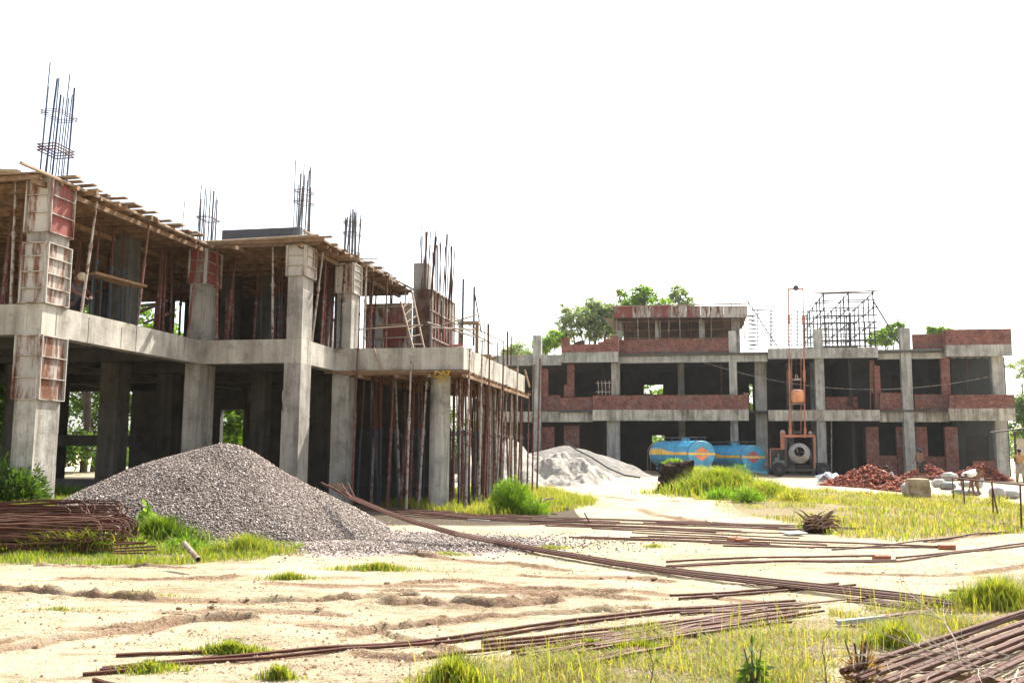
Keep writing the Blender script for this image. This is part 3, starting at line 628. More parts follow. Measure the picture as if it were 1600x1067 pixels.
la = LB.wld(LB.hit(626, 471, 'v', 10.6)); lb_ = LB.wld(LB.hit(646, 546, 'v', 9.6)); lc = LB.wld(LB.hit(642, 449, 'v', 11.2)); ld = LB.wld(LB.hit(663, 546, 'v', 10.0))
lad = empty('bamboo_ladder', lb_, 0, 'crooked wooden ladder leaning on the shutter wall of the upper storey', 'ladder')
for a, b in ((lb_, la), (ld, lc)): m = MB(); m.ring([a - lb_, b - lb_], .03, 6); m.build('rail', WOOD_PALE, lad)
for k in range(6):
    t_ = .1 + k * .15; m = MB(); m.ring([lb_.lerp(la, t_) - lb_, ld.lerp(lc, t_ - .02) - lb_], .02, 5); m.build('rung', WOOD_PALE, lad)
for i, (x0, y0, x1, y1, v0, v1, r_, mt, lb) in enumerate([
    (722, 545, 724, 436, 10.5, 10.5, .03, DARK_PIPE, 'dark upright pipe, left of the two tall ones above the slab corner'), (740, 540, 741, 448, 11.5, 11.5, .03, DARK_PIPE, 'dark upright pipe, right of the two tall ones above the slab corner'),
    (668, 504, 742, 526, 9.5, 10.5, .026, PALE_PIPE, 'pale level pipe, lowest of the rails right of the red shutter'), (676, 512, 742, 515, 9.5, 10.5, .026, PALE_PIPE, 'flat pale pipe crossing the rails right of the red shutter'),
    (700, 499, 770, 538, 10, 14, .026, PALE_PIPE, 'long pale pipe sloping down to the far slab end'), (706, 494, 790, 536, 11, 15.5, .022, WOOD_PALE, 'uppermost thin pole sloping down to the far slab end'),
    (690, 508, 745, 492, 10.4, 11, .022, WOOD_PALE, 'thin pole rising rightwards between the two dark pipes'), (763, 556, 763, 506, 13, 13, .035, RUST, 'thick brown post standing above the sunlit beam'),
    (757, 550, 757, 503, 12.6, 12.6, .012, RUST, 'thin bar beside the thick brown post'), (793, 580, 793, 518, 15.6, 15.6, .03, RUST, 'brown upright bar at the far slab end, leftmost'),
    (798, 584, 799, 526, 15.9, 15.9, .022, RUST, 'brown upright bar at the far slab end, rightmost'), (788, 578, 786, 528, 15.3, 15.3, .016, RUST, 'thin upright bar left of the brown bars at the far slab end'),
    (778, 570, 777, 534, 14.6, 14.6, .018, RUST, 'short upright bar over the middle of the sunlit beam'), (548, 404, 590, 404, 9, 9, .02, WOOD_PALE, 'thin level pole just under the deck right of the grey column'),
    (752, 520, 742, 460, 11.6, 11.5, .02, RUST, 'thin leaning bar at the right dark pipe'), (690, 520, 690, 470, 9.7, 9.7, .02, DARK_PIPE, 'dark short pipe before the red shutter side'),
    (560, 515, 660, 508, 9.8, 9.9, .022, WOOD_PALE, 'level batten pole tied across the props before the ladder')]):
    a = LB.wld(LB.hit(x0, y0, 'v', v0)); b = LB.wld(LB.hit(x1, y1, 'v', v1)); pole(a, b, r_, mt, 'scaffold_pipe', lb, 'pipe')
# timber frame on the low slab
tf = empty('timber_trestle', LB.wld(LB.hit(732, 545, 'v', 11.2)), LB.a, 'orange wooden trestle with a plank top between the two dark pipes', 'trestle')
m = MB(); hh = 1.05
m.box(-.35, 0, hh - .3, .3, .3, hh - .22); m.build('top', WOOD_PALE, tf)
for u in (-.3, .22): m = MB(); m.bar((u, .15, -1.0), (u, .15, hh - .3), .09, .09); m.build('leg', WOOD, tf)
# brick and timber debris lying on the low slab edge
for k in range(16):
    v = 8.6 + k * .52; m = MB(); L_ = rr.uniform(.25, .7); m.bar((-L_ / 2, 0, 0), (L_ / 2, 0, rr.uniform(0, .15)), .1, .08); o = m.build('timber_scrap', WOOD if k % 3 else BRICK_RED)
    o.location = LB.wld((6.0 - rr.uniform(.05, .3), v, ZT + .05)); o.rotation_euler = (0, 0, rr.uniform(0, 3)); tag(o, 'short scrap of timber lying along the top of the sunlit beam', 'scrap', 'scraps along the sunlit beam')
# ---- nearest upper bay: work bench, planks and blocks
wb = empty('work_platform', LB.wld(LB.hit(180, 505, 'v', 2.4)), LB.a, 'plank work platform on thin legs in the nearest upper bay', 'platform')
o_ = LB.loc(wb.location); a = LB.hit(142, 428, 'v', 2.0) - o_; b = LB.hit(222, 449, 'v', 3.0) - o_
m = MB(); m.bar(a, b, .45, .05); m.build('plank_top', WOOD, wb)
for t_, s_ in ((.12, -.15), (.85, -.15), (.12, .15), (.85, .15)): m = MB(); p = a.lerp(b, t_) + Vector((0, s_, -.03)); m.ring([(p.x, p.y, ZT - o_.z), p], .025, 6); m.build('leg', DARK_PIPE, wb)
for i, (x0, y0, x1, y1, v, w_, mt, lb) in enumerate([(205, 492, 262, 470, 6.5, .28, WOOD_PALE, 'pale board lying propped up in the gap right of the platform'), (225, 505, 268, 488, 5.6, .2, WOOD, 'brown board lying low in the gap right of the platform'), (215, 478, 255, 474, 8, .25, CONC_PALE, 'grey slab piece lying at the back of the upper bay gap')]):
    a = LB.wld(LB.hit(x0, y0, 'v', v)); b = LB.wld(LB.hit(x1, y1, 'v', v + .5)); m = MB(); m.bar((0, 0, 0), b - a, w_, .06); o = m.build('loose_board', mt); o.location = a; tag(o, lb, 'board')
# ------------------------------------------------------------------ far building
FB = Frame(15.5, 62.0, -11)
far = empty('brick_and_concrete_building', FB.o, FB.a, 'long two storey grey concrete building with red brick parapets behind the blue tankers', 'building')
def fz(px, py, v=0.): return FB.hit(px, py, 'v', v)
def fbox(name, x0, x1, y0, y1, v, dv, mat, parent=far, mb=None, ztop=None, zbot=None):
    ym = (y0 + y1) / 2; xm = (x0 + x1) / 2; u0 = fz(x0, ym, v).x; u1 = fz(x1, ym, v).x
    zt = ztop if ztop is not None else fz(xm, y0, v).z; zb = zbot if zbot is not None else fz(xm, y1, v).z
    m = mb or MB(); m.box(u0, v, zb, u1, v + dv, zt)
    if mb is None: return m.build(name, mat, parent)
VC = .75
# storey beams: x0,x1,y0,y1,v
for a in [(877, 966, 550, 566, -.15), (966.5, 1199, 551.5, 566, .45), (1200, 1372, 543.4, 559.5, 0), (1372.3, 1478, 545.5, 560.5, .6), (1478.4, 1581.5, 538.5, 556, -.45), (740, 876.6, 555, 571, 1.1)]:
    fbox('roof_beam', *a, .3, CONC_BLUE)
for a in [(926, 1170, 640, 657, -.2), (875.5, 925.7, 642, 659, .35), (740, 875.2, 643, 659, 1.15), (1201, 1375, 640.5, 657.4, 0), (1375.4, 1483, 642, 659, .6), (1483.3, 1586.6, 638, 657, -.45)]:
    fbox('floor_beam', *a, .3, CONC_PALE)
zF = fz(1050, 640, 0).z; zR = fz(1050, 551, 0).z; zFb = zF - .62; zRb = zR - .6
uL = fz(740, 650, 1.5).x; uRt = fz(1572, 650, .5).x
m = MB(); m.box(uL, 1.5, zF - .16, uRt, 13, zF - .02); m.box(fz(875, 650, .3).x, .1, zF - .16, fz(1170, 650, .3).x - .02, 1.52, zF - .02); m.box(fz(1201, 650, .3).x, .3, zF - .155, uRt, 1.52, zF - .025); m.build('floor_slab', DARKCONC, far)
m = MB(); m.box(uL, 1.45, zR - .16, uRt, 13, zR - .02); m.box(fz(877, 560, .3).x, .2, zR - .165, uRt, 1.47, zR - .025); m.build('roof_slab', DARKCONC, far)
# ceiling beams seen under the right balcony
for k in range(7): m = MB(); u = fz(1482 + k * 13, 560, 0).x; m.box(u, -.1, zRb + .1, u + .22, 1.4, zR - .17); m.build('ceiling_rib', CONC_BLUE, far)
def fcol(x0, x1, ytop, ybot, v=VC, dv=.5, mat=CONC_BLUE): fbox('column', x0, x1, ytop, ybot, v, dv, mat)
G = -.1
for x0, x1, y0, y1, v in [(832, 845, 524, 0, .95), (955, 968, 567, 617, .5), (1141, 1153, 517, 0, .38), (1276, 1290, 514, 0, .32), (1412, 1428, 512, 0, .35), (1554, 1573, 556, 0, .5), (948, 968, 657, 0, .5), (1181, 1199, 566, 0, 2.2), (1268, 1280, 566, 0, 5.6), (1060, 1070, 566, 0, 6), (1230, 1240, 566, 0, 6.5)]:
    um = (x0 + x1) / 2; zt = fz(um, y0, v).z; zb = G if y1 == 0 else fz(um, y1, v).z; ya = 650 if y1 == 0 else (y0 + y1) / 2
    u0 = fz(x0, ya, v).x; u1 = fz(x1, ya, v).x; m = MB(); m.box(u0, v, zb, u1, v + .55, zt); m.build('column', CONC_BLUE if y0 < 560 or y1 == 0 else CONC_COL, far)
# brick parapets and piers
for i, a in enumerate([(877, 890, 527.5, 550, -.13, .25), (890.2, 934, 538, 550, -.12, .24), (934.2, 944, 534, 550, -.13, .25), (944.2, 953, 529, 550, -.135, .25), (953.2, 966, 525, 550, -.14, .25),
          (967, 1140.6, 529.5, 551.5, .48, .24), (1426.3, 1478, 522, 545, .62, .24), (1478.4, 1580.5, 514.2, 538.5, -.43, .24)]):
    fbox('parapet', *a, BRICK_RED if i in (0, 1, 2, 3, 4) else (BRICK_OLD if i == 5 else BRICK))
m = MB(); u = fz(1478.4, 520, -.43).x; m.box(u - .02, -.20, zR + .05, u + .22, .62, fz(1480, 515, -.43).z - .01); m.build('parapet', BRICK_RED, far)
for i, a in enumerate([(926, 1170, 617, 640, -.18, .24), (875.5, 925.7, 620.5, 642, .37, .24), (845, 875.2, 617.5, 643, 1.17, .24), (1375.4, 1414, 613.5, 642, .62, .24), (1429, 1483, 616, 642, .62, .24), (1483.3, 1585.5, 616.6, 638, -.43, .24), (1290, 1340, 620, 640, 1.6, .24)]):
    fbox('parapet', *a, [BRICK, BRICK, BRICK_OLD, BRICK, BRICK_OLD, BRICK, BRICK_RED][i])
for u0_, y0, y1, v in [((1162, 1170), 613.5, 617, -.17)]: fbox('parapet', u0_[0], u0_[1], y0, y1, v, .22, BRICK)
for i, a in enumerate([(846, 856, 576, 617.5, 1.2, .4), (886, 897, 569, 620, 1.15, .5), (881, 886, 601, 620, 1.16, .4), (1361, 1367, 563, 614, 1.2, .6), (1367, 1376, 571, 640, .9, .6), (1471, 1484.5, 560, 616, .5, .4),
          (846, 866, 667, 745, 1.4, .4), (881, 905, 665, 745, 1.4, .4), (1354, 1374, 667, 745, .9, .3), (1402, 1412, 667, 745, .9, .3), (1428.5, 1450, 667, 745, .9, .3), (1478, 1498, 667, 745, .7, .4),
          (1374.3, 1401.7, 711.6, 745, .93, .26), (1450.3, 1477.7, 713, 745, .93, .26), (1521, 1558, 720, 745, .6, .26), (905.3, 947, 735, 745, 1.5, .3)]):
    if a[3] == 745: fbox('brick_pier' if i < 12 else 'low_wall', *a, BRICK_OLD if i % 2 else BRICK, zbot=G)
    else: fbox('brick_pier', *a, BRICK_RED if i in (0, 3, 4) else BRICK)
m = MB(); 
for k in range(7): a = 1292 + k * 8; u = fz(a, 640, .9).x; m.box(u, .8, zF, u + rr.uniform(.2, .4), 1.1, zF + rr.uniform(.06, .22), .02)
o = m.build('brick_pile', BRICK_RED); o.matrix_world = FB.m; tag(o, 'small row of loose bricks on the first floor edge right of the hoist', 'bricks')
# rear and inner walls
def fwall(x0, x1, v, z0, z1, mat, holes=(), yref=620, name='inner_wall'):
    m = MB(); wall_px(m, x0, x1, v, z0, z1, .23, holes, FB, yref); m.build(name, mat, far)
INNER = m_simple('shaded_inner_wall', (.035, .031, .028), .95, .4, 1.2); INNER2 = m_simple('shaded_plaster_wall', (.045, .05, .05), .95, .3, 1.2)  # room shade is put into both wall colours so the openings read dark
zw = lambda px, py, v: fz(px, py, v).z
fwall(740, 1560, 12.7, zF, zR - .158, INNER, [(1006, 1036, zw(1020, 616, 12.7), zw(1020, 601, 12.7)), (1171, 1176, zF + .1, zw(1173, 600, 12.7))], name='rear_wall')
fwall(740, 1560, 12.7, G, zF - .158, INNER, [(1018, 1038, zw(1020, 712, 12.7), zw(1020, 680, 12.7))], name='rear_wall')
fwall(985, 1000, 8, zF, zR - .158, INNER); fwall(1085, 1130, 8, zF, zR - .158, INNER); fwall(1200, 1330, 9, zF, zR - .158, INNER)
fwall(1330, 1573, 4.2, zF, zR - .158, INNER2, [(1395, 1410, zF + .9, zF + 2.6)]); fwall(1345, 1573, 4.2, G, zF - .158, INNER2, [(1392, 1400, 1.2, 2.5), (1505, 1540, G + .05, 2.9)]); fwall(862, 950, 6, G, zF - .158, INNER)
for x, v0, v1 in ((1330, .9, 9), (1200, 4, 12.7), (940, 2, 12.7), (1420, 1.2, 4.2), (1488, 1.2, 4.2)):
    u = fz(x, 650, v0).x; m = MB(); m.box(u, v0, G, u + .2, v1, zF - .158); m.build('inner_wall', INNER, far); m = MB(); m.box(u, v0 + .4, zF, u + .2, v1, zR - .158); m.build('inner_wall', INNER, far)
# lone props inside the first floor
for i, (x, y0, y1, v) in enumerate([(1127, 560, 616, .9), (1328, 560, 640, 1.4), (1360, 560, 640, 1.2), (1511, 560, 616, .8), (1299, 658, 738, 1.0), (1017, 566, 616, 8)]):
    pole(FB.wld(Vector((fz(x, y1, v).x, v, zF if y1 < 650 else 0))), FB.wld(Vector((fz(x, y0, v).x, v, zRb if y1 < 650 else zFb))), .04, [RUST, PALE_PIPE, WOOD, RUST, PALE_PIPE, RUST][i], 'support_pole',
         ['rusty pole inside the first floor between tankers and hoist', 'pale pole in the first floor opening above the brick heap', 'brown pole beside the stepped brick pier on the first floor', 'rusty pole in the rightmost first floor opening', 'pale pole in the ground floor doorway right of the mixer', 'pole by the bright rear window of the first floor'][i])
# window grille leaning by the column
gr_ = empty('window_grille', FB.wld(fz(948, 617, -.05)), FB.a, 'small pale window grille standing on the long brick parapet', 'grille')
for k in range(4): m = MB(); m.ring([(-.55 + k * .25, 0, 0), (-.6 + k * .25, .1, 1.0)], .03, 5); m.build('bar', PALE_PIPE, gr_)
for z in (.22, .82): m = MB(); m.ring([(-.75, .05, z), (.4, .05, z)], .03, 5); m.build('crossbar', PALE_PIPE, gr_)
# ---- shuttered room on the roof
rm = empty('rooftop_room', FB.wld((fz(960, 529, 4).x, 4, zR)), FB.a, 'rooftop room shuttered with pale and red steel fascia on thin props', 'shuttering')
ro = FB.loc(rm.location)
def rbox(name, x0, x1, y0, y1, v, dv, mat):
    ym = (y0 + y1) / 2; a = fz(x0, ym, v).x; b = fz(x1, ym, v).x; zt = fz((x0 + x1) / 2, y0, v).z; zb = fz((x0 + x1) / 2, y1, v).z
    m = MB(); m.box(a - ro.x, v - 4, zb - ro.z, b - ro.x, v - 4 + dv, zt - ro.z); return m.build(name, mat, rm)
xs = [958, 988, 1019, 1048, 1072, 1094, 1108, 1130, 1150, 1168]
for i in range(len(xs) - 1): rbox('fascia_panel', xs[i] + .3, xs[i + 1], 478 + rr.uniform(-.4, .4), 496, 4, .08, [STEEL_RED, STEEL_BROWN, STEEL_RED, STEEL_BROWN, STEEL_RED, STEEL_PALE, STEEL_BROWN, STEEL_PALE, STEEL_PALE][i])
zfa = fz(1060, 496, 4).z - ro.z; uA = fz(958, 490, 4).x - ro.x; uB = fz(1168, 490, 4).x - ro.x
m = MB(); m.box(uA + .02, .1, zfa + .05, uB - .02, 7.5, zfa + .14); m.build('roof_sheet', PLY, rm)
m = MB(); m.box(uA - .1, -.03, zfa + 1.0 * 0 + (fz(1060, 477, 4).z - fz(1060, 496, 4).z), uB + .1, .2, zfa * 0 + (fz(1060, 476.2, 4).z - ro.z)) if False else m.bar((uA - .15, .05, fz(1060, 476.6, 4).z - ro.z), (uB + .1, .05, fz(1060, 476.6, 4).z - ro.z), .2, .06); m.build('top_rail', WOOD_PALE, rm)
m = MB(); m.box(uA + .3, 7, 0, uB - .3, 7.1, zfa); m.build('rear_panel', m_simple('brown_panel', (.16, .11, .075), .95, .5, 1), rm)
for k in range(13): u = uA + .25 + k * (uB - uA - .5) / 12; m = MB(); m.ring([(u + rr.uniform(-.15, .15), .25 + (k % 2) * .6, 0), (u, .25 + (k % 2) * .6, zfa + .05)], .035, 5); m.build('prop', [WOOD_PALE, RUST, PALE_PIPE][k % 3], rm)
for k in range(12): m = MB(); u = rr.uniform(uA + .5, uB - .5); v = rr.uniform(2, 6.5); m.ring([(u, v, 0), (u + rr.uniform(-.3, .3), v, zfa + .05)], .04, 5); m.build('prop', RUST, rm)
for u, wd in ((uA + .1, .45), (uA + 3, .4), (uA + 6.2, .4), (uB - 1.1, .6)): m = MB(); m.box(u, 1.2, 0, u + wd, 1.7, zfa); m.build('column', CONC_PALE, rm)
for z in (.5, .9): m = MB(); m.ring([(uA + .2, .3, zfa * z + .1), (uB - .2, .3, zfa * z)], .025, 5); m.build('tie_rail', WOOD, rm)
for k in range(6):   # stepped planks spreading at the left corner
    m = MB(); m.bar((uA - .75 + k * .13, .1, zfa + .1 - k * .13), (uA + .5, 1.5, zfa - .05 - k * .13), .12, .05); m.build('plank', WOOD_PALE, rm)
for k in range(10):
    m = MB(); m.bar((uB + .05, -.1 + k % 2 * .1, zfa * (1 - k / 10)), (uB + .5, .3, zfa * (1 - k / 10) + .02), .3, .06); m.build('plank', DARKCONC, rm)
for k, (x, y) in enumerate(((1143, 461), (1150, 461), (1156, 468), (1176, 478), (978, 468), (983, 466), (1170, 470))):
    p = fz(x, 480, 5); m = MB(); z1_ = fz(x, y, 5).z - ro.z; m.ring([(p.x - ro.x, 1, zfa), (p.x - ro.x, 1, z1_)], .025, 5); m.build('rebar', RUST, rm)
m = MB(); m.bar((uB - .1, -.3, zfa + 1.2), (uB + 2.6, -.2, -.3), .06, .06); m.build('brace', DARK_PIPE, rm)
# ---- rebar mesh left of the hoist
ms = empty('rebar_mesh', FB.wld((fz(1176, 541, 3).x, 3, zR)), FB.a, 'loose mesh of thin level bars between rooftop room and hoist', 'rebar'); o_ = FB.loc(ms.location)
for k in range(10):
    y = 484 + k * 6; a = fz(1174, y, 3) - o_; b = fz(1266 + k, y + 4 - k * .3, 3) - o_; m = MB(); m.ring([a, b], .036, 4); m.build('bar', GREY_BAR, ms)
for x in (1184, 1204, 1206, 1232, 1246, 1262): a = fz(x, 541, 3.1) - o_; b = fz(x, 484, 3.1) - o_; m = MB(); m.ring([a, b], .04, 4); m.build('bar', GREY_BAR, ms)
m = MB(); pts = []
for k in range(60): pts.append(Vector((fz(1178 + k * .4, 484, 3.4).x - o_.x, .4 + .05 * math.sin(k * 1.3), fz(1190, 484, 3.4).z - o_.z + .1 * math.cos(k * 1.3)))) 
m.ring(pts, .012, 4); m.build('coil', RUST, ms)
# ---- pipe scaffold on the roof
sc = empty('pipe_scaffold', FB.wld((fz(1290, 541, 1).x, 1, zR)), FB.a, 'big dark box of scaffold pipes standing on the roof right of the hoist', 'scaffold'); o_ = FB.loc(sc.location)
W3 = fz(1367, 520, 1).x - o_.x; HT = fz(1330, 458, 1).z - zR; LD = 11.5; us = (0, W3 / 2, W3); 
levels = [HT * q for q in (0.0, .1, .2, .3, .4, .5, .62, .75, .88, 1.0)]
def pipe(a, b, r_=.03, nm='pipe', mt=None): m = MB(); m.ring([a, b], r_ * 1.6, 5); m.build(nm, mt or DARK_PIPE, sc)
for u in us:
    for k in range(7): pipe((u, LD * k / 6, 0), (u + rr.uniform(-.05, .05), LD * k / 6, HT + rr.uniform(0, .15)), .032, 'upright')
for u in us:
    for z in (HT * .5, HT * .75, HT): pipe((u, -.1, z), (u, LD + .1, z), .028, 'ledger')
for k in (0, 2, 4, 6):
    for z in levels[1::1 if k in (0, 6) else 2]: pipe((-.2, LD * k / 6, z), (W3 + .2, LD * k / 6, z), .027, 'crossbar')
for k in range(9): pipe((W3 * k / 9 + .1, 0, 0), (W3 * k / 9 + .1, .02, HT * .5), .018, 'thin_bar')
pipe((W3, 0, HT * .85), (W3 + 1.6, -.4, .1), .035, 'brace'); m = MB(); m.bar((-.8, -.1, HT + .03), (W3 + .25, -.1, HT + .1), .22, .05); m.build('plank', WOOD, sc)
m = MB(); m.ring([(-1.1, 0, 0), (-1.1, 0, .2)], .03, 5); 
# sagging cable in front of the facade
a = FB.wld(fz(1100, 566, -.4)); b = FB.wld(fz(1560, 585, -.6)); m = MB(); m.ring([a.lerp(b, t_ / 20) + Vector((0, 0, -1.35 * 4 * (t_ / 20) * (1 - t_ / 20))) - a for t_ in range(21)], .018, 4); o = m.build('cable', PALE_PIPE); o.location = a; tag(o, 'thin pale cable sagging across the first floor of the far building', 'cable')
# ------------------------------------------------------------------ water tankers
def worn_paint(name, c, dirt=.5):
    t = NT(name, .32, .6); n = t.noise(1.8, None, 7, .7); cc = t.ramp(n, [(.3, tuple(x * .6 for x in c)), (.5, c), (.75, tuple(min(1, x * 1.35 + .02) for x in c))])
    d = t.noise(6, t.pos((1, 1, .3)), 7, .75); cc = t.mix(t.math('MULTIPLY', t.step(d, .55, .72), dirt), cc, (.22, .19, .15)); t.col(cc).bump(n, .15, .01); return t.m
BLUE = worn_paint('worn_blue_paint', (.04, .27, .44), .6); BLUE_DK = worn_paint('dark_blue_paint', (.02, .12, .26), .5); YEL = worn_paint('yellow_paint', (.75, .42, .03), .3); ORG = worn_paint('orange_paint', (.72, .20, .03), .3); REDP = worn_paint('red_paint', (.36, .07, .06), .3)
ORM = worn_paint('orange_machine_paint', (.30, .085, .035), .6); RUBBER = m_simple('tyre_rubber', (.03, .03, .03), .9, .4, 8); GRIME = m_simple('grimy_steel', (.07, .065, .06), .8, .4, 6); CEM = m_simple('cement_caked_drum', (.30, .29, .27), .9, .35, 4)
def wheel(parent, c, r, w_, axis='x'):
    rot = Matrix.Rotation(math.pi / 2, 4, 'Y' if axis == 'x' else 'X'); m = MB()
    m.lathe([(r * .55, -w_ / 2), (r * .9, -w_ / 2), (r, -w_ * .3), (r, w_ * .3), (r * .9, w_ / 2), (r * .55, w_ / 2)], 20, Matrix.Translation(c) @ rot); o = m.build('tyre', RUBBER, parent)
    m = MB(); m.lathe([(r * .12, -w_ * .62), (r * .2, -w_ * .6), (r * .56, -w_ * .35), (r * .56, w_ * .35), (r * .2, w_ * .6), (r * .12, w_ * .62)], 14, Matrix.Translation(c) @ rot); q = m.build('rim', GRIME, o); return o
def tanker(px, py, Y, a, b, L, dcol, label, az):
    c = aty(px, py, Y); g = hz(c.x, c.y); r = empty('water_tanker', (c.x, c.y, g), az, label, 'tanker'); zc_ = c.z - g; N = 40
    def ell(k, sa=1., sb=1.): q = 2 * math.pi * k / N; return a * sa * math.cos(q), b * sb * math.sin(q)
    ys = [-.05, -.02, .0, .02] + [L * k / 8 for k in range(1, 8)] + [L - .02, L, L + .05, L + .09]; sc_ = [.5, .9, .985, 1.0] + [1.0] * 7 + [1, .98, .85, .4]
    m = MB(); vs = []; fs = []
    for y, s_ in zip(ys, sc_):
        for k in range(N): x, z = ell(k, s_, s_); vs.append((x, y, zc_ + z))
    for i in range(len(ys) - 1):
        for k in range(N): fs.append((i * N + k, i * N + (k + 1) % N, (i + 1) * N + (k + 1) % N, (i + 1) * N + k))
    fs += [tuple(range(N)), tuple(range((len(ys) - 1) * N, len(ys) * N))[::-1]]; m.add(vs, fs); o = m.build('tank', BLUE, r)
    bm_ = MB()
    for y in (0.03, L * .33, L * .66, L - .03):
        vs = []; 
        for dy in (-.025, .025):
            for k in range(N): x, z = ell(k, 1.012, 1.012); vs.append((x, y + dy, zc_ + z))
        bm_.add(vs, [(k, (k + 1) % N, N + (k + 1) % N, N + k) for k in range(N)])
    bm_.build('seam_ring', BLUE_DK, o)
    # cap: band and diamond, standing 4 mm proud of the end plate
    def front(pts, mat, nm, dy): m = MB(); m.add([(x * a, -.058 - dy, zc_ + z * b) for x, z in pts] + [(x * a, -.05, zc_ + z * b) for x, z in pts], [tuple(range(len(pts)))[::-1]] + [(i, (i + 1) % len(pts), len(pts) + (i + 1) % len(pts), len(pts) + i) for i in range(len(pts))]); m.build(nm, mat, o)
    m = MB(); m.add([(x * .93, -.0535, zc_ + z * .93) for x, z in [ell(k) for k in range(N)]] + [(x * .97, -.02, zc_ + z * .97) for x, z in [ell(k) for k in range(N)]], [tuple(range(N))[::-1]] + [(k, (k + 1) % N, N + (k + 1) % N, N + k) for k in range(N)]); m.build('end_plate', BLUE, r)
    front([(-.93, -.08), (.93, -.08), (.95, .08), (-.95, .08)], YEL, 'stripe', .0)
    front([(-.52, .13), (.52, .13), (0, .52)], dcol, 'diamond', .002); front([(-.52, -.13), (0, -.52), (.52, -.13)], dcol, 'diamond', .002)
    for sx in (-1, 1):
        vs = []; n = 24
        for i in range(n + 1):
            y = L * i / n; t_ = sstep(.35, .75, np.array(i / n)); wd = .10 + .14 * float(t_); ce = .02 + .16 * float(t_)
            for q in (ce - wd, ce, ce + wd): vs.append((sx * a * 1.006 * math.cos(q), y, zc_ + b * 1.006 * math.sin(q)))
        m = MB(); m.add(vs, [((i * 3 + j), (i * 3 + j + 1), (i * 3 + j + 4), (i * 3 + j + 3)) for i in range(n) for j in (0, 1)]); m.build('stripe', YEL, o)
    # skirt below the cap, chassis, drawbar
    m = MB(); m.prism([(-a * .72, -.04), (a * .72, -.04), (a * .72, .3), (-a * .72, .3)], 0, .01) if False else None
    m.add([(-a * .82, -.03, zc_ - b * .5), (a * .82, -.03, zc_ - b * .5), (a * .5, -.03, zc_ - b * 1.25), (-a * .5, -.03, zc_ - b * 1.25), (-a * .82, .25, zc_ - b * .5), (a * .82, .25, zc_ - b * .5), (a * .5, .25, zc_ - b * 1.25), (-a * .5, .25, zc_ - b * 1.25)], [(3, 2, 1, 0), (4, 5, 6, 7), (0, 1, 5, 4), (1, 2, 6, 5), (2, 3, 7, 6), (3, 0, 4, 7)]); m.build('skirt', BLUE, r)
    m = MB(); zb = zc_ - b * 1.1
    for sx in (-.45, .45): m.box(sx - .05, -.3, zb - .1, sx + .05, L, zb + .04)
    m.box(-.5, L * .6, zb - .08, .5, L * .6 + .1, zb + .03); m.bar((-.45, -.25, zb - .03), (.0, -1.2, zb - .1), .09, .1); m.bar((.45, -.25, zb - .03), (.02, -1.2, zb - .1), .09, .1); m.bar((-.6, -.3, zb - .0), (.9, -.32, zb), .1, .16); m.build('chassis', BLUE, r)
    for sx in (-1, 1): wheel(r, (sx * a * .78, L * .72, .42), .42, .22)
    m = MB(); zt = zc_ + b
    for sx in (-.35, .35):
        m.ring([(sx, -.05, zt + .2), (sx, L * .9, zt + .2)], .032, 5)
        for k in range(5): m.ring([(sx, .1 + k * L / 5, zt - .06), (sx, .1 + k * L / 5, zt + .2)], .022, 4)
    m.build('walkway_rail', GRIME, r)
    for y in (L * .38,): m = MB(); m.lathe([(.26, -.05), (.26, .10), (.30, .10), (.30, .13), (.1, .16)], 16, Matrix.Translation((0, y, zt))); m.build('manhole', BLUE, r)
    m = MB(); pts = [(-a * 1.04 * math.cos(q), L - .25, zc_ + b * 1.06 * math.sin(q)) for q in [0.0, .3, .6, .9, 1.2, 1.5]]
    m.ring([(-a * 1.02, L - .25, .1)] + pts, .016, 5); m.ring([(p[0], p[1] + .35, p[2]) for p in [(-a * 1.02, L - .25, .1)] + pts], .016, 5); m.build('ladder', PALE_PIPE, r)
    return r
tanker(1096, 709, 57, 1.03, .82, 4.3, ORG, 'blue water tanker with orange diamond on its end, left of the pair', R(24))
tanker(1176.5, 714, 58.4, .94, .76, 4.6, REDP, 'blue water tanker with red diamond on its end, right of the pair beside the mixer', R(24))
# ------------------------------------------------------------------ hoist mixer
YM = 57.5; mo = aty(1246, 745, YM); mo.z = hz(mo.x, mo.y); mx = empty('concrete_mixer', mo, R(-11), 'orange concrete mixer with tall twin-rail hoist in front of the far building', 'mixer'); FM = Frame(mo.x, mo.y, -11)
def mp(px, py, v=0.): p = FM.hit(px, py, 'v', v); return Vector((p.x, v, p.z - mo.z))
def mbar(nm, a, b, w_, h_, mat, par=mx): m = MB(); m.bar(a, b, w_, h_); return m.build(nm, mat, par)
for x0, x1 in ((1232, 1234.5), (1254.5, 1258)):
    rl = mbar('hoist_rail', mp(x1, 684), mp(x0, 452), .075, .10, ORM)
    for ya, yb in ((493, 506), (578, 596), (668, 681)):
        f = lambda y: x1 + (x0 - x1) * (684 - y) / 232
        mbar('sleeve', mp(f(ya), ya), mp(f(yb), yb), .15, .18, ORM, rl)
mbar('top_bar', mp(1231, 452), mp(1256, 452), .08, .10, ORM); m = MB(); m.lathe([(.04, -.05), (.17, -.05), (.13, 0), (.17, .05), (.04, .05)], 14, Matrix.Translation(mp(1243.5, 450)) @ Matrix.Rotation(math.pi / 2, 4, 'X')); m.build('pulley', GRIME, mx)
for x in (1237, 1251.5): mbar('guide_rail', mp(x, 680, .12), mp(x, 528 if x > 1240 else 487, .12), .035, .035, ORM)
m = MB(); m.ring([mp(1244, 455, .1), mp(1244, 592, .1)], .014, 4); m.build('hoist_rope', GRIME, mx)
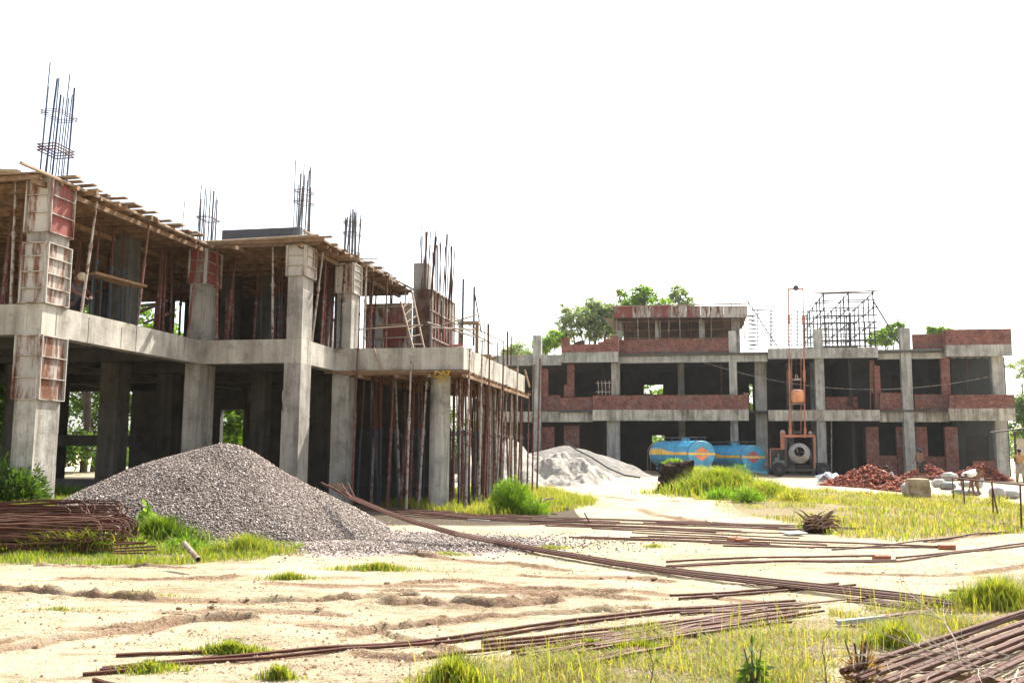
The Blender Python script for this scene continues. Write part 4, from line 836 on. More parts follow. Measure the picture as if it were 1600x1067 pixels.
m = MB(); a = mp(1237.5, 593); b = mp(1252, 593); m.bar(a, b, .1, .10); c = mp(1244.5, 588); m.bar(c + Vector((-.08, 0, -.15)), c + Vector((-.04, 0, .12)), .05, .06); m.bar(c + Vector((.08, 0, -.15)), c + Vector((.04, 0, .12)), .05, .06); m.build('crosshead', PALE_PIPE, mx)
m = MB(); c = mp(1246, 619, -.02); m.lathe([(.28, -.40), (.36, -.36), (.40, -.2), (.41, 0), (.40, .2), (.36, .36), (.28, .40)], 20, Matrix.Translation(c)); m.build('hopper', worn_paint('faded_orange', (.50, .19, .08), .5), mx)
mbar('hopper_frame', mp(1237, 608), mp(1255, 608), .06, .07, GRIME); mbar('hopper_frame', mp(1237, 631), mp(1256, 631), .06, .07, PALE_PIPE)
mbar('top_beam', mp(1226, 681), mp(1273, 681), .14, .16, ORM)
for x, yb in ((1272.5, 733), (1228, 733)): mbar('upright', mp(x, 682), mp(x + .5, yb), .13, .12, ORM if x > 1250 else GRIME)
for x in (1232, 1271): mbar('strut', mp(x, 690, .5), mp(x, 735, .5), .08, .08, GRIME)
mbar('top_beam', mp(1226, 681, .6), mp(1273, 681, .6), .1, .1, ORM)
m = MB(); a = mp(1219.5, 700, .2); b = mp(1226.5, 673, .2); m.box(a.x, .05, a.z, b.x, .35, b.z - .1); m.build('belt_guard', ORM, mx); m = MB(); m.lathe([(.02, -.14), (.15, -.14), (.15, .14), (.02, .14)], 14, Matrix.Translation(((a.x + b.x) / 2, .2, b.z - .1)) @ Matrix.Rotation(math.pi / 2, 4, 'X')); m.build('belt_wheel', CEM, mx)
m = MB(); m.lathe([(.02, -.1), (.11, -.1), (.11, .1), (.02, .1)], 12, Matrix.Translation(mp(1266, 676, .2)) @ Matrix.Rotation(math.pi / 2, 4, 'X')); m.build('winch_drum', CEM, mx); m = MB(); a = mp(1243, 676, .2); m.box(a.x - .25, .1, a.z - .05, a.x + .3, .3, a.z + .1); m.build('winch', GRIME, mx)
bxp = [mp(1203.5, 701), mp(1227, 701), mp(1227, 731), mp(1203.5, 731)]; eb = mbar('engine_frame', bxp[0], bxp[1], .06, .06, ORM)
for i in (1, 2, 3): mbar('engine_frame', bxp[i], bxp[(i + 1) % 4], .06, .06, ORM)
m = MB(); m.box(bxp[3].x + .05, .45, bxp[3].z, bxp[1].x - .05, .5, bxp[1].z); m.build('engine_back', GRIME, mx)
m = MB(); e = mp(1214, 729, .2); m.box(e.x - .25, .05, e.z, e.x + .22, .4, e.z + .3); m.box(e.x - .12, .08, e.z + .3, e.x + .15, .36, e.z + .55); m.ring([(e.x + .1, .2, e.z + .5), (e.x + .1, .2, e.z + .8)], .05, 8); m.lathe([(.02, -.03), (.2, -.03), (.2, .03), (.02, .03)], 14, Matrix.Translation((e.x + .3, .0, e.z + .2)) @ Matrix.Rotation(math.pi / 2, 4, 'X')); m.build('engine', m_simple('greenish_engine', (.16, .2, .18), .6, .4, 5), mx)
mbar('base_frame', mp(1204, 734), mp(1296, 734), .14, .18, GRIME); mbar('base_frame', mp(1204, 734, .9), mp(1296, 734, .9), .14, .18, GRIME); mbar('base_plate', mp(1230, 728, .4), mp(1272, 728, .4), .5, .1, GRIME)
for x in (1217, 1287):
    p = mp(x, 741, -.12); wheel(mx, (p.x, -.14, .44), .44, .18, 'y'); wheel(mx, (p.x, 1.02, .44), .44, .18, 'y')
dc = mp(1249, 708, -.1); rot = Matrix.Rotation(R(80), 4, 'X') ; T_ = Matrix.Translation(dc) @ Matrix.Rotation(R(-6), 4, 'Z') @ rot
m = MB(); m.lathe([(.30, .52), (.33, .55), (.36, .52), (.46, .40), (.60, .18), (.64, .0), (.62, -.18), (.45, -.36), (.2, -.42)], 28, T_); 
m.f = [f for f in m.f if len(f) < 10 or min(f) > 30]
m.v = m.v; dr = m.build('drum', CEM, mx, smooth=True)
m = MB(); m.lathe([(.31, .50), (.42, .36), (.5, .1), (.4, -.2), (.1, -.3)], 20, T_); m.f = [f for f in m.f if len(f) < 10 or min(f) > 30]; m.build('drum_inside', m_simple('drum_dark', (.05, .055, .055), .9, .3, 4), dr)
m = MB()
for k in range(3): q = k * 2.1; m.bar(T_ @ Vector((.33 * math.cos(q), .33 * math.sin(q), .40)), T_ @ Vector((.1 * math.cos(q + .5), .1 * math.sin(q + .5), 0)), .1, .03)
m.build('blade', CEM, dr)
m = MB(); m.lathe([(.1, -.06), (.42, -.06), (.42, .06), (.1, .06)], 20, Matrix.Translation(mp(1266, 712, .3)) @ Matrix.Rotation(R(80), 4, 'Y')); m.build('tilt_wheel', GRIME, mx)
# ------------------------------------------------------------------ people
SKIN = m_simple('brown_skin', (.13, .065, .038), .6, .15, 9); SKIN_R = m_simple('reddish_skin', (.16, .07, .045), .6, .15, 9); HAIR = m_simple('black_hair', (.012, .011, .01), .7, .3, 20)
def cloth(nm, c): return m_simple(nm, c, .95, .3, 7)
def skin_obj(name, J, Ed, mat, parent, root=None, lvl=2):
    names = list(J); me = bpy.data.meshes.new(name); me.from_pydata([J[n][0] for n in names], [(names.index(a), names.index(b)) for a, b in Ed], []); o = link(name, me, mat, parent)
    md = o.modifiers.new('skin', 'SKIN'); md.use_smooth_shade = True; sl = me.skin_vertices[0].data
    for i, n in enumerate(names): r_ = J[n][1]; sl[i].radius = (r_, r_) if not isinstance(r_, tuple) else r_; sl[i].use_root = (n == root)
    s_ = o.modifiers.new('sub', 'SUBSURF'); s_.levels = lvl; s_.render_levels = lvl; return o
def person(loc, az, P, label, top=None, low=None, skin=SKIN, hat=None, female=False, scale=1.0):
    """P: joint name -> position in metres; facing +x"""
    r = empty('person', loc, az, label, 'person'); r.scale = (scale,) * 3
    V = {k: Vector(v) for k, v in P.items()}; ch = V['chest']; pe = V['pelvis']; nk = V['neck']; hd = V['head']
    J = {'pelvis': (pe, .13), 'waist': (pe.lerp(ch, .45), .115), 'chest': (ch, .14), 'neckb': (ch.lerp(nk, .75), .075), 'neck': (nk, .052), 'jaw': (nk.lerp(hd, .5), .062), 'head': (hd, .088), 'crown': (hd + (hd - nk).normalized() * .085, .066)}
    Ed = [('pelvis', 'waist'), ('waist', 'chest'), ('chest', 'neckb'), ('neckb', 'neck'), ('neck', 'jaw'), ('jaw', 'head'), ('head', 'crown')]
    for s_ in 'LR':
        sh, el, wr, hp, kn, an, to = (V[q + s_] for q in ('sh', 'el', 'wr', 'hip', 'kn', 'an', 'toe'))
        J.update({'sh' + s_: (sh, .058), 'ua' + s_: (sh.lerp(el, .5), .046), 'el' + s_: (el, .038), 'fa' + s_: (el.lerp(wr, .4), .036), 'wr' + s_: (wr, .024), 'hip' + s_: (hp, .092), 'th' + s_: (hp.lerp(kn, .5), .075), 'kn' + s_: (kn, .055), 'ca' + s_: (kn.lerp(an, .35), .052), 'an' + s_: (an, .034), 'toe' + s_: (to, .026)})
        Ed += [('chest', 'sh' + s_), ('sh' + s_, 'ua' + s_), ('ua' + s_, 'el' + s_), ('el' + s_, 'fa' + s_), ('fa' + s_, 'wr' + s_), ('pelvis', 'hip' + s_), ('hip' + s_, 'th' + s_), ('th' + s_, 'kn' + s_), ('kn' + s_, 'ca' + s_), ('ca' + s_, 'an' + s_), ('an' + s_, 'toe' + s_)]
        d = (wr - el).normalized(); sd_ = d.cross(Vector((.3, .2, 1))).normalized(); pm = wr + d * .055; J['palm' + s_] = (pm, (.034, .016)); Ed.append(('wr' + s_, 'palm' + s_))
        nr = d.cross(sd_).normalized()
        for k, (of, ln) in enumerate(((-.030, .070), (-.010, .080), (.010, .076), (.028, .060))):
            a = pm + d * .035 + sd_ * of; b = a + d * ln * .5 + nr * .008; c = b + (d * .6 + nr * .5) * ln * .5
            for nm, p_, r_ in (('a', a, .0095), ('b', b, .009), ('c', c, .0075)): J['f%d%s%s' % (k, nm, s_)] = (p_, r_)
            Ed += [('palm' + s_, 'f%da%s' % (k, s_)), ('f%da%s' % (k, s_), 'f%db%s' % (k, s_)), ('f%db%s' % (k, s_), 'f%dc%s' % (k, s_))]
        t1 = wr + d * .03 - sd_ * .035; t2 = t1 + (d * .7 - sd_ * .5 + nr * .3) * .04; J['t1' + s_] = (t1, .012); J['t2' + s_] = (t2, .009); Ed += [('wr' + s_, 't1' + s_), ('t1' + s_, 't2' + s_)]
    body = skin_obj('body', J, Ed, skin, r, 'pelvis')
    f = V.get('face', Vector((1, 0, 0))).normalized(); up = (hd - nk).normalized(); f = (f - up * f.dot(up)).normalized(); sx = up.cross(f)
    m = MB(); m.ball(hd + f * .096 - up * .008, .014, 6, (1, 1, 1.6)); m.build('nose', skin, body, True)
    m = MB(); 
    for q in (-1, 1): m.ball(hd + f * .082 + up * .018 + sx * q * .032, .010, 6)
    m.ball(hd + f * .082 - up * .045, .012, 6, (.6, 1.6, .5)); m.build('face_features', HAIR, body, True)
    m = MB()
    for q in (-1, 1): m.ball(hd + sx * q * .084, .02, 6, (1, .5, 1.3))
    m.build('ears', skin, body, True)
    m = MB(); rot = Matrix((f, sx, up)).transposed(); m.ball(hd - f * .014 + up * .032, .102, 12, (1, .93, .98), rot); 
    m.v = [v for v in m.v]; hr = m.build('headscarf' if hat else 'hair', hat or HAIR, r, True)
    if hat and female: m = MB(); m.ring([hd - f * .06 + up * .05, hd - f * .1 - up * .08, ch - f * .1 + Vector((0, 0, .1))], [.09, .1, .09], 8); m.build('scarf_tail', hat, r, True)
    if top:
        K = {k: (J[k][0], J[k][1] * 1.16 + .012) for k in ('pelvis', 'waist', 'chest', 'neckb', 'shL', 'shR', 'uaL', 'uaR')}
        skin_obj('shirt', K, [('pelvis', 'waist'), ('waist', 'chest'), ('chest', 'neckb'), ('chest', 'shL'), ('chest', 'shR'), ('shL', 'uaL'), ('shR', 'uaR')], top, r, 'chest')
    if low:
        ks = ['pelvis', 'hipL', 'hipR', 'thL', 'thR', 'knL', 'knR', 'caL', 'caR']; K = {k: (J[k][0], J[k][1] * 1.15 + .012) for k in ks}
        skin_obj('trousers', K, [('pelvis', 'hipL'), ('pelvis', 'hipR')] + [(a + s_, b + s_) for s_ in 'LR' for a, b in (('hip', 'th'), ('th', 'kn'), ('kn', 'ca'))], low, r, 'pelvis')
    return r
def pose_stand(lean=0.): return dict(pelvis=(0, 0, .95), chest=(.02 + lean, 0, 1.28), neck=(.05 + lean, 0, 1.48), head=(.08 + lean * 1.2, 0, 1.60), face=(1, 0, -.3),
    shL=(.02 + lean, .19, 1.40), shR=(.02 + lean, -.19, 1.40), elL=(.06 + lean, .25, 1.13), elR=(.1 + lean, -.24, 1.13), wrL=(.2 + lean, .22, .92), wrR=(.28 + lean, -.16, .98),
    hipL=(0, .1, .90), hipR=(0, -.1, .90), knL=(.05, .12, .49), knR=(.0, -.11, .49), anL=(.0, .13, .07), anR=(-.08, -.12, .07), toeL=(.15, .14, .03), toeR=(.07, -.13, .03))
def pose_squat(reach=.5): return dict(pelvis=(-.12, 0, .24), chest=(.1, 0, .56), neck=(.2, 0, .73), head=(.28, 0, .83), face=(1, 0, -.5),
    shL=(.12, .18, .68), shR=(.12, -.18, .68), elL=(.34, .2, .52), elR=(.36, -.2, .5), wrL=(.3 + reach * .5, .12, .46), wrR=(.3 + reach * .55, -.1, .44),
    hipL=(-.1, .1, .22), hipR=(-.1, -.1, .22), knL=(.28, .17, .46), knR=(.28, -.17, .46), anL=(.05, .15, .07), anR=(.05, -.15, .07), toeL=(.21, .17, .03), toeR=(.21, -.17, .03))
def pose_bend(): return dict(pelvis=(-.18, 0, .88), chest=(.2, 0, .84), neck=(.40, 0, .76), head=(.50, 0, .68), face=(.3, 0, -1),
    shL=(.30, .19, .80), shR=(.30, -.19, .80), elL=(.34, .22, .53), elR=(.36, -.22, .54), wrL=(.38, .15, .30), wrR=(.44, -.12, .32),
    hipL=(-.16, .1, .85), hipR=(-.16, -.1, .85), knL=(.02, .14, .48), knR=(-.04, -.15, .47), anL=(-.1, .15, .07), anR=(-.18, -.16, .07), toeL=(.06, .17, .03), toeR=(-.02, -.18, .03))
def gpt(px, py): p = onz(px, py, .15); p.z = hz(p.x, p.y); return p
person(FB.wld((fz(907, 545, .5).x, .5, zR)), R(172), pose_bend(), 'worker in dark red shirt bending over the low brick parapet on the far roof', cloth('dark_red_cloth', (.10, .035, .028)), cloth('brown_cloth', (.09, .06, .05)), SKIN_R)
person(gpt(1376, 757), R(-5), pose_squat(.75), 'squatting worker in white vest holding open a white sack by the brick heap', cloth('white_cloth', (.7, .68, .62)), cloth('dark_cloth', (.03, .035, .035)))
person(gpt(1441, 751), R(200), pose_stand(.1), 'standing worker in navy headscarf and brown tunic behind the stone block', cloth('brown_tunic', (.16, .10, .075)), cloth('dark_trousers', (.03, .028, .03)), hat=cloth('navy_scarf', (.02, .03, .07)), female=True)
person(gpt(1522, 768), R(200), pose_bend(), 'worker with white vest bent double over the white sacks', cloth('white_vest', (.75, .73, .68)), cloth('tan_trousers', (.20, .11, .06)), SKIN_R)
person(gpt(1595, 755), R(250), pose_stand(0), 'man in ochre shirt standing at the right edge under the lean-to', cloth('ochre_shirt', (.36, .22, .10)), cloth('pale_trousers', (.32, .28, .22)))
pp = LB.wld((LB.hit(112, 470, 'v', 1.9).x, 1.9, ZT)); person(pp, R(-30), pose_squat(.3), 'crouching worker with pale head cloth beside the nearest upper column', cloth('grey_top', (.10, .09, .10)), cloth('charcoal_trousers', (.03, .03, .035)), SKIN_R, hat=cloth('pale_head_cloth', (.5, .42, .3)))
# ------------------------------------------------------------------ brick heaps, sacks
BRK = m_simple('broken_brick', (.25, .075, .045), .95, .4, 4, isl=.85)
def heap(name, c, rx, ry, hh, n, mat, label, size=(.22, .11, .075), az=0., cat='brick heap', kind='stuff', jit=.012):
    r = np.random.default_rng(abs(hash((round(c[0], 2), n))) % 1000 if False else int(abs(c[0]) * 37 + n)); t = np.sqrt(r.random(n)) * 1.02; q = r.random(n) * 2 * np.pi
    x = rx * t * np.cos(q) * (1 + .15 * np.sin(3 * q)); y = ry * t * np.sin(q); hsurf = hh * np.maximum(0, 1 - t ** 1.35) * (.8 + .45 * vnoise(x * 1.3 + 7, y * 1.3, 5)); z = hsurf * (1 - .35 * r.random(n) ** 3) + .02
    S3 = np.array(size) * (.45 + .6 * r.random((n, 1))) * np.array([1, 1, 1]); box = np.array([(-1, -1, -1), (1, -1, -1), (1, 1, -1), (-1, 1, -1), (-1, -1, 1), (1, -1, 1), (1, 1, 1), (-1, 1, 1)]) / 2
    A = r.normal(size=(n, 3, 3)); 
    Q, _ = np.linalg.qr(A); flat = r.random(n) < .45; 
    for i in np.where(flat)[0]: a_ = r.random() * 6.3; tl = r.normal() * .25; Q[i] = np.array([[math.cos(a_), -math.sin(a_), tl * .5], [math.sin(a_), math.cos(a_), tl], [0, -tl, 1]])
    Vv = np.einsum('nij,nkj->nki', Q, box[None] * S3[:, None]) + r.normal(size=(n, 8, 3)) * jit + np.stack([x, y, z], 1)[:, None]
    ca, sa = math.cos(az), math.sin(az); Vv = Vv @ np.array([[ca, sa, 0], [-sa, ca, 0], [0, 0, 1]])
    fc = np.array([(0, 3, 2, 1), (4, 5, 6, 7), (0, 1, 5, 4), (1, 2, 6, 5), (2, 3, 7, 6), (3, 0, 4, 7)]); Fc = (fc[None] + 8 * np.arange(n)[:, None, None]).reshape(-1, 4)
    o = np_mesh(name, Vv.reshape(-1, 3), Fc, mat); o.location = c; return tag(o, label, cat, kind=kind)
heap('brick_heap', gpt(1358, 758), 1.95, 1.7, .8, 1150, BRK, 'wide heap of broken red bricks beside the squatting worker in white vest')
heap('brick_heap', gpt(1408, 762), 1.0, 1.2, .35, 350, BRK, 'low spill of broken red bricks left of the stone block')
heap('brick_heap', gpt(1452, 750), 1.5, 1.3, .7, 650, BRK, 'small heap of broken red bricks behind the standing worker')
heap('brick_heap', gpt(1532, 751), 1.8, 1.3, .8, 800, BRK, 'heap of broken red bricks right of the bent worker')
SACK = m_simple('woven_sack', (.40, .39, .36), .9, .35, 5); SACKG = m_simple('dirty_sack', (.26, .27, .25), .9, .35, 5)
def sack(px, py, L, w_, h, az, mat, label, tilt=0., dz=0., grp='white sacks by the brick heaps'):
    p = gpt(px, py); p.z += dz * .75; L, w_, h = L * .74, w_ * .85, h * .85; nu, nv = 30, 22; vs = []; fs = []; sd_ = rr.random() * 9
    for i in range(nu + 1):
        t_ = i / nu; e = (math.sin(math.pi * min(1, max(0, t_))) ** .38) if 0 < t_ < 1 else .12; e = max(e, .22)
        for j in range(nv):
            q = 2 * math.pi * j / nv; n_ = 1 + .10 * math.sin(3 * q + sd_ + 5 * t_) * math.sin(9 * t_ + sd_) + .16 * float(fbm(np.array([math.cos(q) * 2.2 + sd_]), np.array([math.sin(q) * 2.2 + t_ * 7]), 3, 3)[0]); x = (t_ - .5) * L; y = math.copysign(abs(math.cos(q)) ** .8, math.cos(q)) * w_ / 2 * e * n_; z = (math.sin(q)) * h / 2 * e * n_ + h * .45; vs.append((x, y, max(z, .004)))
    for i in range(nu):
        for j in range(nv): fs.append((i * nv + j, (i + 1) * nv + j, (i + 1) * nv + (j + 1) % nv, i * nv + (j + 1) % nv))
    fs += [tuple(range(nv)), tuple(range(nu * nv, (nu + 1) * nv))[::-1]]; m = MB(); m.add(vs, fs); o = m.build('sack', mat, None, True); o.location = p; o.rotation_euler = (0, tilt, az); return tag(o, label, 'sack', grp)
sack(1467, 758, .95, .6, .5, .3, SACK, 'leftmost white sack of the row behind the stone block'); sack(1480, 761, 1.0, .5, .42, -.9, SACKG, 'grey creased sack slumped beside the leftmost white sack')
sack(1484, 752, 1.2, .6, .6, 0, SACK, 'big white sack lying behind the slumped grey one'); sack(1500, 766, .9, .55, .3, .1, SACKG, 'lower grey sack under the bent worker, left'); sack(1518, 767, .95, .55, .3, -.15, SACKG, 'lower grey sack under the bent worker, right')
sack(1512, 764, 1.0, .55, .33, .2, SACK, 'top sack of the pile under the bent worker', dz=.27); sack(1530, 762, .9, .42, .34, 1.1, SACK, 'upright white sack leaning at the right of the bent worker', tilt=-1.1, dz=.45)
sack(1418, 770, .55, .5, .62, .4, SACK, 'round white sack standing left of the stone block'); sack(1558, 772, .75, .55, .55, .2, SACK, 'white sack near the bar fence, left of two'); sack(1580, 772, .85, .5, .42, -.2, SACK, 'flatter white sack near the bar fence, right of two'); sack(1394, 759, .34, .34, .9, .2, SACK, 'thin white sack held open by the squatting worker')
m = MB(); c = gpt(1301, 756)
for k in range(9):
    a_ = rr.uniform(0, 6.3); x, y = rr.uniform(-.45, .45), rr.uniform(-.2, .2); pts = [(x + .35 * math.cos(a_ + j * 1.26) * rr.uniform(.6, 1.2), y + .25 * math.sin(a_ + j * 1.26), .1 + .3 * rr.random() + (.25 if j == 1 else 0)) for j in range(5)]; cz = (x, y, .45 + .2 * rr.random()); m.add(pts + [cz], [(j, (j + 1) % 5, 5) for j in range(5)])
o = m.build('plastic_sheet', m_simple('white_plastic', (.55, .58, .62), .4, .2, 4)); o.location = c; s_ = o.modifiers.new('s', 'SOLIDIFY'); s_.thickness = .01; tag(o, 'crumpled white plastic sheet between mixer wheel and brick heap', 'plastic sheet')
# ------------------------------------------------------------------ stone block, stumps, fence, lean-to
def rock(name, px, py, w_, d_, h, mat, label, cat, n=14, taper=.92, z=0., seed=1, rough=.06):
    p = onz(px, py, z); p.z = hz(p.x, p.y) - .03; p.y += d_ / 2; k = n; vs = []; idx = {}
    me = MB()
    for f_ in range(5):
        for i in range(k + 1):
            for j in range(k + 1):
                a, b = i / k * 2 - 1, j / k * 2 - 1; v = [(a, b, 1), (1, a, b), (-1, -a, b), (-a, 1, b), (a, -1, b)][f_]; vs.append(v)
    Vn = np.array(vs, float); t = 1 - (1 - taper) * (Vn[:, 2] + 1) / 2; P = Vn.copy(); P[:, 0] *= t; P[:, 1] *= t
    q = P / np.maximum(np.linalg.norm(P, axis=1, keepdims=True), 1e-6); P = P * .88 + q * 1.25 * .12; n1 = fbm(P[:, 0] * 2 + seed * 7 + P[:, 2] * 1.7, P[:, 1] * 2 + P[:, 2] * 2.1, seed, 4)
    P = P * (1 + rough * 2 * n1[:, None]); P = P * np.array([w_ / 2, d_ / 2, h / 2]) + np.array([0, 0, h / 2]); fs = []
    for f_ in range(5):
        for i in range(k):
            for j in range(k): b = f_ * (k + 1) ** 2 + i * (k + 1) + j; fs.append((b, b + k + 1, b + k + 2, b + 1))
    o = np_mesh(name, P, fs, mat); o.location = p; return tag(o, label, cat)
st = NT('ochre_stone', .95, .15); n_ = st.noise(3, None, 7, .7); st.col(st.ramp(n_, [(.32, (.14, .10, .06)), (.5, (.36, .27, .17)), (.68, (.50, .42, .31))])).bump(st.noise(9, None, 8, .75), .9, .05)
o = rock('stone_block', 1442, 779, .74, .7, .68, st.m, 'rough square ochre stone block standing at the edge of the grass', 'stone block', rough=.05); o.rotation_euler = (0, 0, R(-14))
bark = NT('dark_bark', .95, .1); bark.col(bark.ramp(bark.noise(7, bark.pos((1, 1, .5)), 8, .75), [(.35, (.02, .013, .010)), (.6, (.07, .045, .032)), (.75, (.15, .11, .08))])).bump(bark.noise(12, None, 8, .8), 1, .08)
rock('tree_stump', 1059, 772, 1.1, .9, .95, bark.m, 'dark weathered tree stump with weeds on top, left of the tall grass', 'stump', taper=.8, seed=5, rough=.42)
sp = onz(1276, 820, .15); sp.z = hz(sp.x, sp.y); rt = empty('broken_root', sp, 0, 'splintered brown root lump lying in the grass before the mixer', 'root'); m = MB(); m.ball((0, .05, .14), .2, 12, (1.2, .8, .9), jit=.12); m.build('core', bark.m, rt)
m = MB()
for k in range(60):
    a_ = rr.uniform(-.3, .3) + (math.pi if k % 4 == 0 else 0); L_ = rr.uniform(.2, .42); st_ = Vector((rr.uniform(-.15, .15), rr.uniform(-.16, .06), rr.uniform(.08, .3))); dr_ = Vector((math.cos(a_), rr.uniform(-.2, .2), rr.uniform(-.45, .35) if k % 3 else .9)).normalized(); m.ring([st_, st_ + dr_ * L_ * .6, st_ + dr_ * L_ + Vector((0, 0, -.04))], [.022, .016, .004], 4)
m.build('splinters', m_simple('splintered_wood', (.24, .15, .10), .95, .5, 9, isl=.6), rt)
fn = empty('bar_fence', gpt(1550, 800), 0, 'low rusty fence of thin posts and rails at the right edge', 'fence'); fo = fn.location.copy()
P_ = []
for x, y, t in ((1490, 777, 745.5), (1507, 787, 748), (1552, 801, 753), (1596, 822, 757)): g = onz(x, y, .08); P_.append((g - fo, aty(x - 2, t, g.y) - fo))
for a, b in P_: m = MB(); m.ring([a - Vector((0, 0, .1)), b], .02, 6); m.build('post', RUST, fn)
g = onz(1426, 778, .1); st0 = aty(1424, 744.8, 30) - fo
for a, b in ((st0, P_[0][1]), (P_[0][1], P_[1][1]), (P_[1][1], P_[2][1]), (P_[2][1], P_[3][1]), (P_[3][1], aty(1640, 764, 16.5) - fo)): m = MB(); m.ring([a, b], .02, 6); m.build('rail', RUST, fn)
m = MB(); m.ring([P_[2][0] + Vector((.12, 0, -.1)), P_[2][1] + Vector((-.02, 0, 0))], .018, 5); m.build('post', RUST, fn)
ln = empty('lean_to', gpt(1586, 752), 0, 'lean-to with thin sheet roof and rusty post at the right edge', 'shelter'); lo = ln.location.copy()
a = aty(1548, 677, 50) - lo; b = aty(1660, 664, 48) - lo; m = MB(); m.add([a, b, b + Vector((1, 3, .05)), a + Vector((1.5, 3, .1))] + [p + Vector((0, 0, .07)) for p in (a, b, b + Vector((1, 3, .05)), a + Vector((1.5, 3, .1)))], [(3, 2, 1, 0), (4, 5, 6, 7), (0, 1, 5, 4), (1, 2, 6, 5), (2, 3, 7, 6), (3, 0, 4, 7)]); m.build('roof_sheet', m_simple('old_tin_sheet', (.10, .075, .055), .9, .4, 3), ln)
for x in (1585, 1640): p = aty(x, 676, 49.6) - lo; m = MB(); m.ring([(p.x, p.y, 0), p], .06, 6); m.build('post', RUST, ln)
bw = aty(1572, 740, 78); m = MB(); m.box(0, 0, 0, 16, .3, 2.9); o = m.build('boundary_wall', m_simple('pale_plaster_wall', (.42, .36, .28), .95, .3, .8)); o.location = (bw.x + 1.2, 78, .1); tag(o, 'pale boundary wall behind the man at the right edge', 'wall')
# ------------------------------------------------------------------ sand, gravel
def mound(name, c, rx, ry, hh, az, mat, label, cat, rough=.12, nf=2.5, prof=1.15, n=150, seed=3, sharp=.06, kind='stuff'):
    g = np.linspace(-1.25, 1.25, n); X, Y = np.meshgrid(g, g); x = X.ravel(); y = Y.ravel(); q = np.hypot(x, y) + .10 * fbm(x * 1.6 + seed, y * 1.6, seed, 3)
    z = np.clip(np.sqrt(sharp ** 2 + np.maximum(0, 1 - q) ** 2 * 1) - sharp - 0 * q, 0, None) if False else np.where(q < 1, (1 - np.sqrt(q * q + sharp ** 2) + sharp * .3), (1 - q) * 2.0)
    z = np.sign(z) * np.abs(z) ** prof * hh; nz = fbm(x * nf + seed, y * nf, seed + 2, 5) * rough * hh * sstep(-.05, .25, 1 - q); z = z + nz; z = np.maximum(z, -.4)
    ca, sa = math.cos(az), math.sin(az); wx = x * rx * ca - y * ry * sa; wy = x * rx * sa + y * ry * ca; z = z + height(wx + c[0], wy + c[1], False) - .03
    i = (np.arange(n - 1)[None, :] + n * np.arange(n - 1)[:, None]).ravel(); Fc = np.stack([i, i + 1, i + n + 1, i + n], 1); o = np_mesh(name, np.stack([wx, wy, z], 1), Fc, mat, smooth=True); o.location = (c[0], c[1], 0)
    return tag(o, label, cat, kind=kind)
sd1 = NT('pale_sand', .95, .1); sd1.col(sd1.ramp(sd1.noise(2.5, None, 7, .7), [(.3, (.26, .235, .20)), (.6, (.42, .39, .34))])).bump(sd1.noise(5, None, 9, .75), 1, .12)
sd2 = NT('grey_sand', .95, .1); sd2.col(sd2.ramp(sd2.noise(2.5, None, 7, .7), [(.3, (.15, .138, .125)), (.6, (.25, .235, .21))])).bump(sd2.noise(6, None, 8, .75), .8, .08)
p = aty(872, 745, 43); mound('sand_heap', (p.x, 43.5, 0), 2.8, 4.2, 1.35, .2, sd1.m, 'bright clumpy white sand heap left of the blue tankers', 'sand heap', .55, 3.0, 1.05)
p = aty(800, 745, 44); mound('sand_heap', (p.x, 45, 0), 2.9, 4, 1.9, 0, sd1.m, 'pale sand heap seen through the props of the low slab', 'sand heap', .22, 2.6, 1.0, seed=9)
p = aty(890, 745, 56); mound('sand_heap', (p.x - .2, 57, 0), 5.4, 4.5, 2.35, 0, sd2.m, 'smooth grey sand heap behind the white one, against the far building', 'sand heap', .16, 2.4, 1.1, seed=4, sharp=.22)
hs_ = [aty(x, y, yy) for x, y, yy in ((882, 690, 55.8), (900, 702, 54.6), (925, 715, 53.5), (950, 731, 53), (975, 742, 52), (1000, 746, 51))]; m = MB(); m.ring([q - hs_[0] for q in hs_], .045, 6); o = m.build('black_hose', RUBBER); o.location = hs_[0]; tag(o, 'black hose running down the grey sand heap', 'hose')
GP = (-5.08, 17.05); gvm = NT('crushed_stone', .9, .25); vc = gvm.vor(38, None); vd = gvm.vor(38, None, 'Distance'); sx_ = gvm.n.new('ShaderNodeSeparateColor'); gvm.L(vc, sx_.inputs[0])
GCOL = [(0, (.06, .045, .038)), (.25, (.13, .10, .085)), (.5, (.21, .165, .14)), (.75, (.28, .23, .20)), (.92, (.37, .33, .29)), (1, (.55, .51, .47))]
gvm.col(gvm.mix(.5, gvm.ramp(sx_.outputs[0], GCOL), gvm.ramp(vd, [(.0, (1.25, 1.25, 1.25)), (.55, (.35, .33, .33))]), 'MULTIPLY')).bump(gvm.math('MULTIPLY', vd, -1.), 1, .05)
pile = mound('gravel_heap', (GP[0], GP[1], 0), 3.0, 2.7, 1.52, R(-6), gvm.m, 'large heap of grey pink crushed stone in front of the left building', 'gravel heap', .05, 2.2, 1.0, 220, 6, .16)
